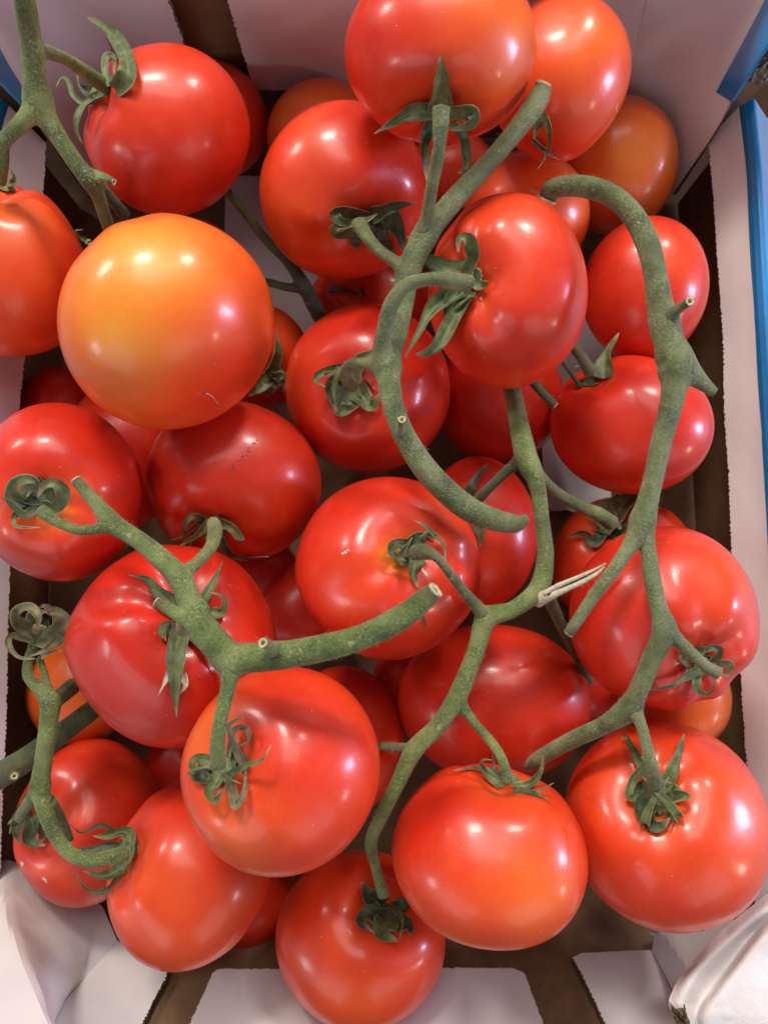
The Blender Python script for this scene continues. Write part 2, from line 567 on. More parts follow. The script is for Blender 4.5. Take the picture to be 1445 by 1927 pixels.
# bottom end flaps
sheet('end_flap', [qpl([(221, 1772), (318, 1826)]), qpl([(60, 1960), (235, 1990)])], 90, 70, .003, ragged='r', seed=20)
sheet('end_flap', [qpl([(402, 1826), (418, 1822), (700, 1824), (965, 1822), (986, 1830)]), qpl([(326, 1995), (1050, 1995)])], 220, 70, .003, ragged='lrt', amp=.0004, seed=21)
sheet('end_flap', [qpl([(1078, 1803), (1094, 1795), (1225, 1790)]), qpl([(1172, 1995), (1330, 1995)])], 80, 60, .003, ragged='l', seed=22)
# bottom left corner panel with its folds
sheet('corner_panel', [[Pz(-120, 1640, .062), Pz(-150, 1760, .09), Pz(-180, 1990, .15)],
                       [Pz(2, 1618, .050), Pz(12, 1735, .084), Pz(98, 1945, .130)],
                       [Pz(20, 1618, .048), Pz(30, 1742, .082), Pz(108, 1945, .128)],
                       [Pl(193, 1706, .010), Pl(160, 1812, .007), Pl(98, 1935, .004)],
                       [Pl(221, 1772, .0008), Pl(135, 1869, .0008), Pl(62, 1958, .0008)]], 40, 60, .0026, seed=23, ragged='', wav=.0005)
# bottom right corner panel behind the tear
sheet('corner_panel', [[Pl(1225, 1790, .0008), Pl(1262, 1862, .0008), Pl(1300, 1960, .0008)],
                       [Pz(1234, 1742, .045), Pz(1290, 1820, .07), Pz(1330, 1960, .10)],
                       [Pz(1370, 1700, .045), Pz(1400, 1780, .07), Pz(1440, 1960, .10)]], 30, 20, .0026, seed=24)
# crumpled white flap in front
rows = [[(1470, 1665, .086), (1432, 1694, .088), (1380, 1733, .090), (1338, 1768, .092), (1305, 1806, .095), (1278, 1842, .098), (1264, 1872, .101), (1259, 1890, .103), (1266, 1907, .104), (1286, 1950, .106)],
        [(1475, 1690, .091), (1440, 1712, .093), (1394, 1752, .095), (1352, 1790, .098), (1320, 1822, .101), (1294, 1858, .104), (1282, 1886, .1055), (1284, 1895, .106), (1292, 1915, .106), (1302, 1950, .107)],
        [(1480, 1712, .090), (1450, 1728, .091), (1412, 1764, .092), (1378, 1806, .095), (1350, 1842, .098), (1325, 1876, .102), (1313, 1900, .104), (1310, 1912, .105), (1312, 1925, .106), (1318, 1955, .107)],
        [(1490, 1722, .096), (1462, 1738, .098), (1424, 1776, .101), (1390, 1820, .104), (1364, 1856, .107), (1340, 1888, .109), (1330, 1906, .110), (1326, 1916, .110), (1328, 1930, .110), (1334, 1955, .110)],
        [(1500, 1745, .094), (1478, 1765, .097), (1446, 1806, .101), (1418, 1850, .105), (1394, 1884, .108), (1376, 1910, .110), (1366, 1924, .110), (1362, 1932, .110), (1362, 1940, .110), (1366, 1960, .110)],
        [(1520, 1800, .092), (1510, 1830, .096), (1492, 1860, .101), (1474, 1890, .106), (1462, 1915, .109), (1452, 1935, .110), (1446, 1945, .110), (1444, 1950, .110), (1444, 1955, .110), (1446, 1965, .110)]]
sheet('torn_flap', [[Pz(*p) for p in r] for r in rows], 110, 80, .0014, seed=25, curve=True, wav=.0006, mats=(M_CRUMPLE, M_EDGE, M_KRAFT))
torn('torn_edge', [(1259, 1886), (1274, 1902), (1288, 1890), (1290, 1906), (1300, 1928), (1312, 1952), (1282, 1952), (1268, 1918)], .1062, .0022, M_EDGE, 9)
torn('paper_scrap', [(1218, 1750), (1228, 1746), (1246, 1748), (1244, 1757), (1232, 1763), (1222, 1758)], .048, .001, M_WHITE, 11)

tb = mk('tabletop', [(-2, -2, -.008), (2, -2, -.008), (2, 2, -.008), (-2, 2, -.008)], [[0, 1, 2, 3]], plain('tabletop', (.35, .35, .36), .6))
tag(tb, kind='structure')

# ------------------------------------------------------------------ tomatoes
# key: cx, cy, half width, half height, rotation deg, depth, stem (pixel or 3-vector), lobes, lobe depth, ripe, patches [(px,py,radius,amount)], label
AW = 'away'
TOM = {
 'T1': (314, 243, 157, 164, 0, .2960, (178, 178), 5, .014, .10, [(300, 130, .9, .10), (330, 330, .8, -.05)], 'glossy pitted red tomato at the upper left with its calyx on its left side'),
 'T2': (395, 222, 110, 115, 0, .3489, AW, 5, .01, .18, [], 'shaded red-orange tomato mostly hidden behind the pitted tomato at the upper left'),
 'T3': (8, 508, 162, 163, 0, .2960, (10, 352), 5, .03, .20, [(20, 400, .7, .2)], 'orange-red tomato cut off by the left frame edge beside the yellow-orange one'),
 'T4': (312, 604, 205, 204, 0, .2640, (-.32, .69, -.65), 6, .014, .44, [(225, 520, .8, .32), (290, 590, .7, .10), (430, 720, .8, -.28), (330, 430, .6, .08), (470, 560, .6, -.10), (240, 650, .6, .10)], 'large yellow-orange unripe tomato on top of the pile at left'),
 'T5': (372, 500, 80, 90, 0, .3440, AW, 5, .01, .4, [], 'sliver of orange tomato peeking out above the yellow-orange one'),
 'T6': (108, 926, 162, 169, 0, .2872, (76, 942), 6, .02, .05, [(100, 940, .35, .5), (10, 1000, .6, .12)], 'red tomato at the left edge with a tightly rolled dry calyx'),
 'T7': (440, 906, 165, 154, 0, .3134, (400, 1000), 6, .022, .09, [(540, 900, .7, .10)], 'red tomato with dark scratch marks below the yellow-orange tomato'),
 'T8': (321, 1217, 201, 192, 0, .2825, (352, 1170), 6, .028, .0, [(440, 1380, .5, .12)], 'large lumpy red tomato with wrinkled skin under the left vine'),
 'T9': (527, 1453, 188, 199, 0, .2480, (418, 1445), 5, .009, .14, [(390, 1340, .55, .28), (440, 1570, .7, .2), (410, 1520, .5, .15)], 'red tomato with an orange flank and a shrivelled brown calyx, lower centre left'),
 'T10': (645, 1395, 116, 142, 0, .3278, AW, 5, .01, .10, [], 'red tomato half hidden to the right of the one with the shrivelled brown calyx'),
 'T11': (162, 1550, 138, 160, 0, .3286, (70, 1545), 5, .014, .10, [(140, 1600, .8, .08)], 'red tomato in the lower left corner with white crumbs on its skin'),
 'T12': (355, 1650, 155, 181, 0, .2899, (228, 1600), 5, .016, .15, [(360, 1760, .8, .10)], 'red tomato at the lower left with a brown corky scar at its calyx'),
 'T13': (458, 1690, 100, 105, 0, .3558, AW, 5, .01, .06, [], 'dark red tomato in shade between two bottom tomatoes at lower left'),
 'T14': (678, 1772, 160, 172, 0, .3120, (728, 1722), 5, .018, .17, [(680, 1880, .8, .12)], 'lowest red tomato at the bottom centre touching the white flap'),
 'T15': (922, 1613, 185, 177, 0, .2644, (955, 1462), 6, .018, .18, [(1020, 1650, .7, .17), (980, 1740, .7, .12), (800, 1560, .6, -.12)], 'orange-red tomato with smooth round front, bottom centre right'),
 'T16': (1258, 1558, 196, 200, 0, .2830, (1236, 1500), 7, .015, .17, [(1240, 1540, .4, .25), (1420, 1560, .6, .15), (1240, 1700, .6, -.12)], 'big orange-red tomato in the lower right with crossed green sepals'),
 'T17': (1250, 1164, 180, 174, 0, .2808, (1325, 1255), 6, .026, .09, [(1380, 1080, .7, .12), (1180, 1220, .7, -.05)], 'red tomato at the right edge with its calyx on the lower right'),
 'T18': (930, 1325, 183, 150, 0, .3203, AW, 5, .015, .06, [], 'smooth red tomato without visible calyx behind the branching centre vine'),
 'T19': (730, 1070, 175, 173, 0, .2839, (782, 1042), 6, .02, .10, [(765, 1030, .22, .75), (860, 1010, .6, .14), (640, 1090, .7, .05)], 'red tomato in the centre with a yellow ring around its curled calyx'),
 'T20': (692, 730, 155, 160, 0, .3266, (668, 738), 6, .016, .05, [(560, 700, .6, .12)], 'red tomato with a calyx of rounded lobes under the thick curved stem'),
 'T21': (955, 547, 152, 184, 8, .2768, (886, 528), 6, .03, .12, [(960, 420, .7, .08)], 'ribbed red tomato hanging on the thick stem, upper centre right'),
 'T22': (645, 356, 157, 169, 0, .3038, (705, 425), 5, .022, .12, [(530, 420, .7, .16), (600, 230, .5, .1)], 'bumpy red tomato with a folded dark calyx, upper centre'),
 'T23': (610, 262, 108, 117, 0, .3468, AW, 5, .01, .4, [(590, 170, .7, .12)], 'shaded orange tomato behind the bumpy tomato with folded calyx'),
 'T24': (830, 92, 182, 183, 0, .2555, (828, 212), 6, .016, .16, [(960, 60, .6, .36), (720, 150, .7, -.1), (900, -20, .5, .2)], 'big tomato at the top centre with a spiky star calyx'),
 'T25': (1056, 142, 132, 163, 0, .2910, (.1, -.7, -.6), 5, .014, .30, [(1120, 40, .7, .15), (1060, 260, .7, -.18)], 'orange-red tomato at the top right leaning behind the star calyx one'),
 'T26': (1165, 310, 112, 133, 0, .3517, AW, 5, .01, .46, [(1190, 300, .6, .25)], 'dull orange tomato low in the top right corner of the crate'),
 'T27': (990, 405, 120, 125, 0, .3345, AW, 5, .01, .32, [(1050, 400, .6, .14)], 'orange tomato behind the ribbed one beneath the arched stem'),
 'T28': (1215, 543, 120, 138, 0, .3280, AW, 5, .02, .08, [(1250, 480, .6, .1)], 'upper red tomato against the right wall behind the arched stem'),
 'T29': (1188, 800, 153, 133, -22, .3216, (1118, 700), 5, .015, .06, [], 'second red tomato down the right wall with a pointed sepal at its top'),
 'T30': (940, 752, 122, 122, 0, .3501, AW, 5, .01, .04, [], 'dark red tomato in shade directly below the ribbed one'),
 'T31': (902, 1003, 110, 145, 0, .3305, AW, 5, .014, .05, [], 'narrow red tomato behind the blunt end of the thick curved stem'),
 'T32': (1175, 1062, 137, 128, 0, .3432, (1148, 985), 5, .015, .10, [(1090, 990, .5, .2)], 'red tomato with a large green sepal, partly under the forked right vine'),
 'T33': (1270, 1315, 108, 98, 0, .3276, AW, 5, .01, .5, [], 'orange tomato in shade wedged between the two big tomatoes at right'),
 'T34': (1130, 1290, 85, 85, 0, .3658, AW, 5, .01, .03, [], 'dark red tomato deep in the pile right of centre'),
 'T35': (150, 1300, 103, 105, 0, .3542, AW, 5, .01, .42, [], 'orange tomato low at the left behind the green vine'),
 'T36': (225, 860, 105, 140, 0, .3480, AW, 5, .01, .05, [], 'dark red tomato in deep shade under the yellow-orange one'),
 'T37': (490, 672, 92, 100, 0, .3507, (518, 705), 5, .01, .25, [], 'small red-orange tomato peeking out right of the yellow-orange one'),
 'T38': (700, 570, 118, 95, 0, .3662, AW, 5, .01, .05, [], 'dark red tomato in the gap below the bumpy upper tomato'),
 'T39': (565, 1150, 90, 95, 0, .3504, AW, 5, .01, .03, [], 'dark red tomato in the gap left of the centre tomato'),
 'T40': (765, 1290, 65, 80, 0, .3611, AW, 5, .01, .03, [], 'dark red tomato glimpsed below the centre tomato'),
 'T41': (340, 1440, 70, 60, 0, .3649, AW, 5, .01, .03, [], 'dark red tomato glimpsed below the lumpy wrinkled one'),
 'T45': (480, 1085, 85, 80, 0, .352, AW, 5, .01, .03, [], 'dark red tomato in the gap under the scratched one'),
 'T46': (110, 770, 75, 80, 0, .358, AW, 5, .01, .05, [], 'dark red tomato barely visible above the tomato with rolled calyx'),
 'T44': (850, 320, 85, 80, 0, .3566, AW, 5, .01, .25, [], 'red-orange tomato behind the diagonal cut stem under the star calyx'),
}
GROUP = 'vine tomatoes piled in the crate'
NU, NV = 104, 60
TOBJ, TDAT = {}, {}


def build_tomato(key, seed):
    cx, cy, a, b, rot, d, stem, lobes, lob, ripe, patches, label = TOM[key]
    v = unit(-ray(cx, cy))
    X = unit(np.array([1, 0, 0]) - v[0] * v)
    Y = np.cross(v, X)
    c = CAM + ray(cx, cy) * d
    r = np.random.default_rng(seed)
    if stem == AW:
        ax = unit(np.array([r.uniform(-.4, .4), r.uniform(-.4, .4), -1]))
    elif len(stem) == 2:
        u, w_ = (stem[0] - cx) / a, -(stem[1] - cy) / b
        q = u * u + w_ * w_
        if q > .96:
            u, w_ = u / q ** .5 * .98, w_ / q ** .5 * .98
            q = .96
        ax = unit(np.array([u, w_, math.sqrt(1 - q)]))
    else:
        ax = unit(stem)
    t1 = unit(np.cross(ax, [.3, .2, .9] if abs(ax[2]) < .8 else [1, .1, 0]))
    t2 = np.cross(ax, t1)
    th = np.linspace(0, math.pi, NV)
    ph = np.linspace(0, 2 * math.pi, NU, endpoint=False)
    TT, PP = np.meshgrid(th, ph, indexing='ij')
    wp = PP + .35 * np.sin(PP + r.uniform(0, 6)) + .2 * np.sin(2 * PP + r.uniform(0, 6))
    lobf = np.cos(lobes * wp) * lob * (1 if key in ('T8', 'T17', 'T3') else .72) * (np.exp(-((TT - .60) / .42) ** 2) * .95 + .25 * np.sin(TT))
    dim = .20 * np.exp(-(TT / .30) ** 2) + .045 * np.exp(-((TT - math.pi) / .38) ** 2)
    rad = 1 - dim + lobf + .03 * np.exp(-((TT - .62) / .25) ** 2)
    dirs = (np.sin(TT) * np.cos(PP))[..., None] * t1 + (np.sin(TT) * np.sin(PP))[..., None] * t2 + np.cos(TT)[..., None] * ax * .9
    pts = dirs * rad[..., None]
    pts = pts * (1 + .016 * wob(unit(dirs), 1.9, seed + 50))[..., None]
    if key == 'T8':
        dl = unit(dirs)
        bump = np.exp(-((dl @ unit([-.45, .35, .82])) - 1) ** 2 / .006)
        pts = pts * (1 + .012 * bump * wob(dl, 14, 5) + .02 * wob(dl, 3.2, 8))[..., None]
    # fit silhouette to the wanted half sizes
    cr, sr = math.cos(math.radians(rot)), math.sin(math.radians(rot))
    ex = np.array([cr, sr, 0]); ey = np.array([-sr, cr, 0]); ez = np.array([0, 0, 1.])
    L = np.stack([pts @ ex, pts @ ey, pts @ ez], -1)
    L[..., 0] /= np.abs(L[..., 0]).max(); L[..., 1] /= np.abs(L[..., 1]).max()
    zc = min(a, b) * .96
    L[..., 2] *= 1.0 / np.abs(L[..., 2]).max()
    sc = np.array([a, b, zc]) * d / F * .97
    cen = c.copy()
    for _ in range(4):
        W = cen + (L[..., :1] * sc[0] * ex + L[..., 1:2] * sc[1] * ey + L[..., 2:] * sc[2] * ez) @ np.stack([X, Y, v])
        p = proj(W.reshape(-1, 3))
        dx, dy = p[:, 0] - cx, -(p[:, 1] - cy)
        xr, yr = dx * cr + dy * sr, -dx * sr + dy * cr
        sc[0] *= a / ((xr.max() - xr.min()) / 2)
        sc[1] *= b / ((yr.max() - yr.min()) / 2)
        ox, oy = (xr.max() + xr.min()) / 2, (yr.max() + yr.min()) / 2
        cen = cen - ((ox * cr - oy * sr) * X + (ox * sr + oy * cr) * Y) * d / F
    W = cen + (L[..., :1] * sc[0] * ex + L[..., 1:2] * sc[1] * ey + L[..., 2:] * sc[2] * ez) @ np.stack([X, Y, v])
    V = W.reshape(-1, 3)
    # ripeness colouring of the skin
    nd = unit((V - cen) @ np.stack([X, Y, v]).T)
    rp = np.full(len(V), ripe) + .05 * wob(nd, 2.0, seed + 9)
    for px, py, rr, am in patches:
        u, w_ = (px - cx) / a, -(py - cy) / b
        q = min(u * u + w_ * w_, .95)
        dv = unit(np.array([u, w_, math.sqrt(1 - q)]))
        ang = np.arccos(np.clip(nd @ dv, -1, 1)) + .12 * wob(nd, 4, seed + 77)
        rp += am * np.exp(-(ang / rr) ** 2 * 1.4)
    rp += .10 * np.exp(-(TT.reshape(-1) / .32) ** 2)
    Fc = []
    for j in range(NV - 1):
        for i in range(NU):
            i2 = (i + 1) % NU
            Fc.append([j * NU + i, (j + 1) * NU + i, (j + 1) * NU + i2, j * NU + i2])
    o = mk('tomato', V, Fc, M_TOM, attr={'ripe': np.clip(rp, 0, 1)})
    tag(o, label, 'tomato', GROUP)
    TOBJ[key] = o
    axw = ax @ np.stack([X, Y, v])
    TDAT[key] = dict(c=cen, bvh=BVHTree.FromPolygons(V.tolist(), Fc), V=V, F=Fc, ax=axw, stem=stem, d=d, tip=V[:NU].mean(0))


for i, k in enumerate(TOM):
    build_tomato(k, 100 + i * 13)

allV, allF = [], []
for k in TDAT:
    base = sum(len(x) for x in allV)
    allV.append(TDAT[k]['V'])
    allF += [[a + base for a in f] for f in TDAT[k]['F']]
BVH = BVHTree.FromPolygons(np.vstack(allV).tolist(), allF)


def hit(bvh, x, y):
    r = ray(x, y)
    L = np.linalg.norm(r)
    loc, nrm, idx, dist = bvh.ray_cast(Vector(CAM), Vector(r / L))
    return (None, None) if loc is None else (dist / L, np.array(nrm))


# ------------------------------------------------------------------ sepals
def ribbon(name, pts, width, mat, parent, bvh=None, dfix=None, flat=.48, seed=0, prof=None, cen=None):
    """a sepal: path of (x, y, lift mm) over a tomato, tapering to a point, folded along its mid rib"""
    n = len(pts)
    ds = []
    last = None
    for p in pts:
        h = None
        if bvh is not None:
            h, _ = hit(bvh, p[0], p[1])
        ds.append(h)
    good = [h for h in ds if h is not None]
    base = dfix if dfix is not None else (good[0] if good else .3)
    lo = min(good) if good else base
    for i, h in enumerate(ds):
        if h is None:
            ds[i] = (ds[i - 1] if i else base) if dfix is None else dfix
    rows = []
    for i, (p, h) in enumerate(zip(pts, ds)):
        lift = p[2] if len(p) > 2 else (1.0 + 2.0 * i / max(1, n - 1))
        rows.append((p[0], p[1], h - lift * .001))
    C3 = np.array([P(*r) for r in rows])
    path = crom(C3, n_per=max(3, 22 // max(1, n - 1)))
    m = len(path)
    t = np.linspace(0, 1, m)
    mean_d = np.mean([r[2] for r in rows])
    wpx = 1.04 * width * mean_d / F
    pr = np.interp(t, [0, .18, .42, .7, .88, 1], prof or ([1.05, 1, .74, .42, .2, .05] if n <= 4 else [.85, 1, .88, .6, .34, .10]))
    r = np.random.default_rng(seed)
    pr = pr * (1 + .10 * np.sin(t * r.uniform(9, 18) + r.uniform(0, 6)))
    T = unit(np.gradient(path, axis=0))
    cen = np.array(cen) if cen is not None else path[0] - unit(CAM - path[0]) * .03
    nn = unit(unit(path - cen) * .55 + unit(CAM - path) * .75)
    Bn = unit(np.cross(T, nn))
    # keep continuity of the side vector
    for i in range(1, m):
        if Bn[i] @ Bn[i - 1] < 0:
            Bn[i] = -Bn[i]
    tw = r.uniform(-.5, .5) * t + .25 * np.sin(t * 5 + r.uniform(0, 6))
    Nn = unit(np.cross(Bn, T))
    if (Nn * nn).sum() < 0:
        Nn = -Nn
    B2 = Bn * np.cos(tw)[:, None] + Nn * np.sin(tw)[:, None]
    N2 = -Bn * np.sin(tw)[:, None] + Nn * np.cos(tw)[:, None]
    K = np.linspace(-1, 1, 7)
    cup = r.uniform(.5, 1.2) * flat
    V = []
    for k in K:
        off = k * .5 * wpx * pr
        lift = (abs(k) ** 1.5 * cup - .06 * (abs(k) < .1)) * .5 * wpx * pr
        V.append(path + B2 * off[:, None] + N2 * lift[:, None] + N2 * (.04 * wpx * wob(np.c_[t * 9 + k, t * 3 - k], 1.5, seed))[:, None])
    V = np.array(V).transpose(1, 0, 2)
    th = np.maximum(.00035 * (1 - .5 * t), .00015)[:, None, None]
    V2 = V - N2[:, None, :] * th
    nk = len(K)
    allv = np.vstack([V.reshape(-1, 3), V2.reshape(-1, 3)])
    tot = m * nk
    Fc = []
    for i in range(m - 1):
        for k in range(nk - 1):
            q = [i * nk + k, i * nk + k + 1, (i + 1) * nk + k + 1, (i + 1) * nk + k]
            Fc.append(q); Fc.append([x + tot for x in q[::-1]])
        for k in (0, nk - 1):
            Fc.append([i * nk + k, (i + 1) * nk + k, (i + 1) * nk + k + tot, i * nk + k + tot])
    tp = np.repeat(t, nk)
    return mk(name, allv, Fc, mat, parent=parent, attr={'tip': np.r_[tp, tp], 'rib': np.tile(np.abs(K), 2 * m)})


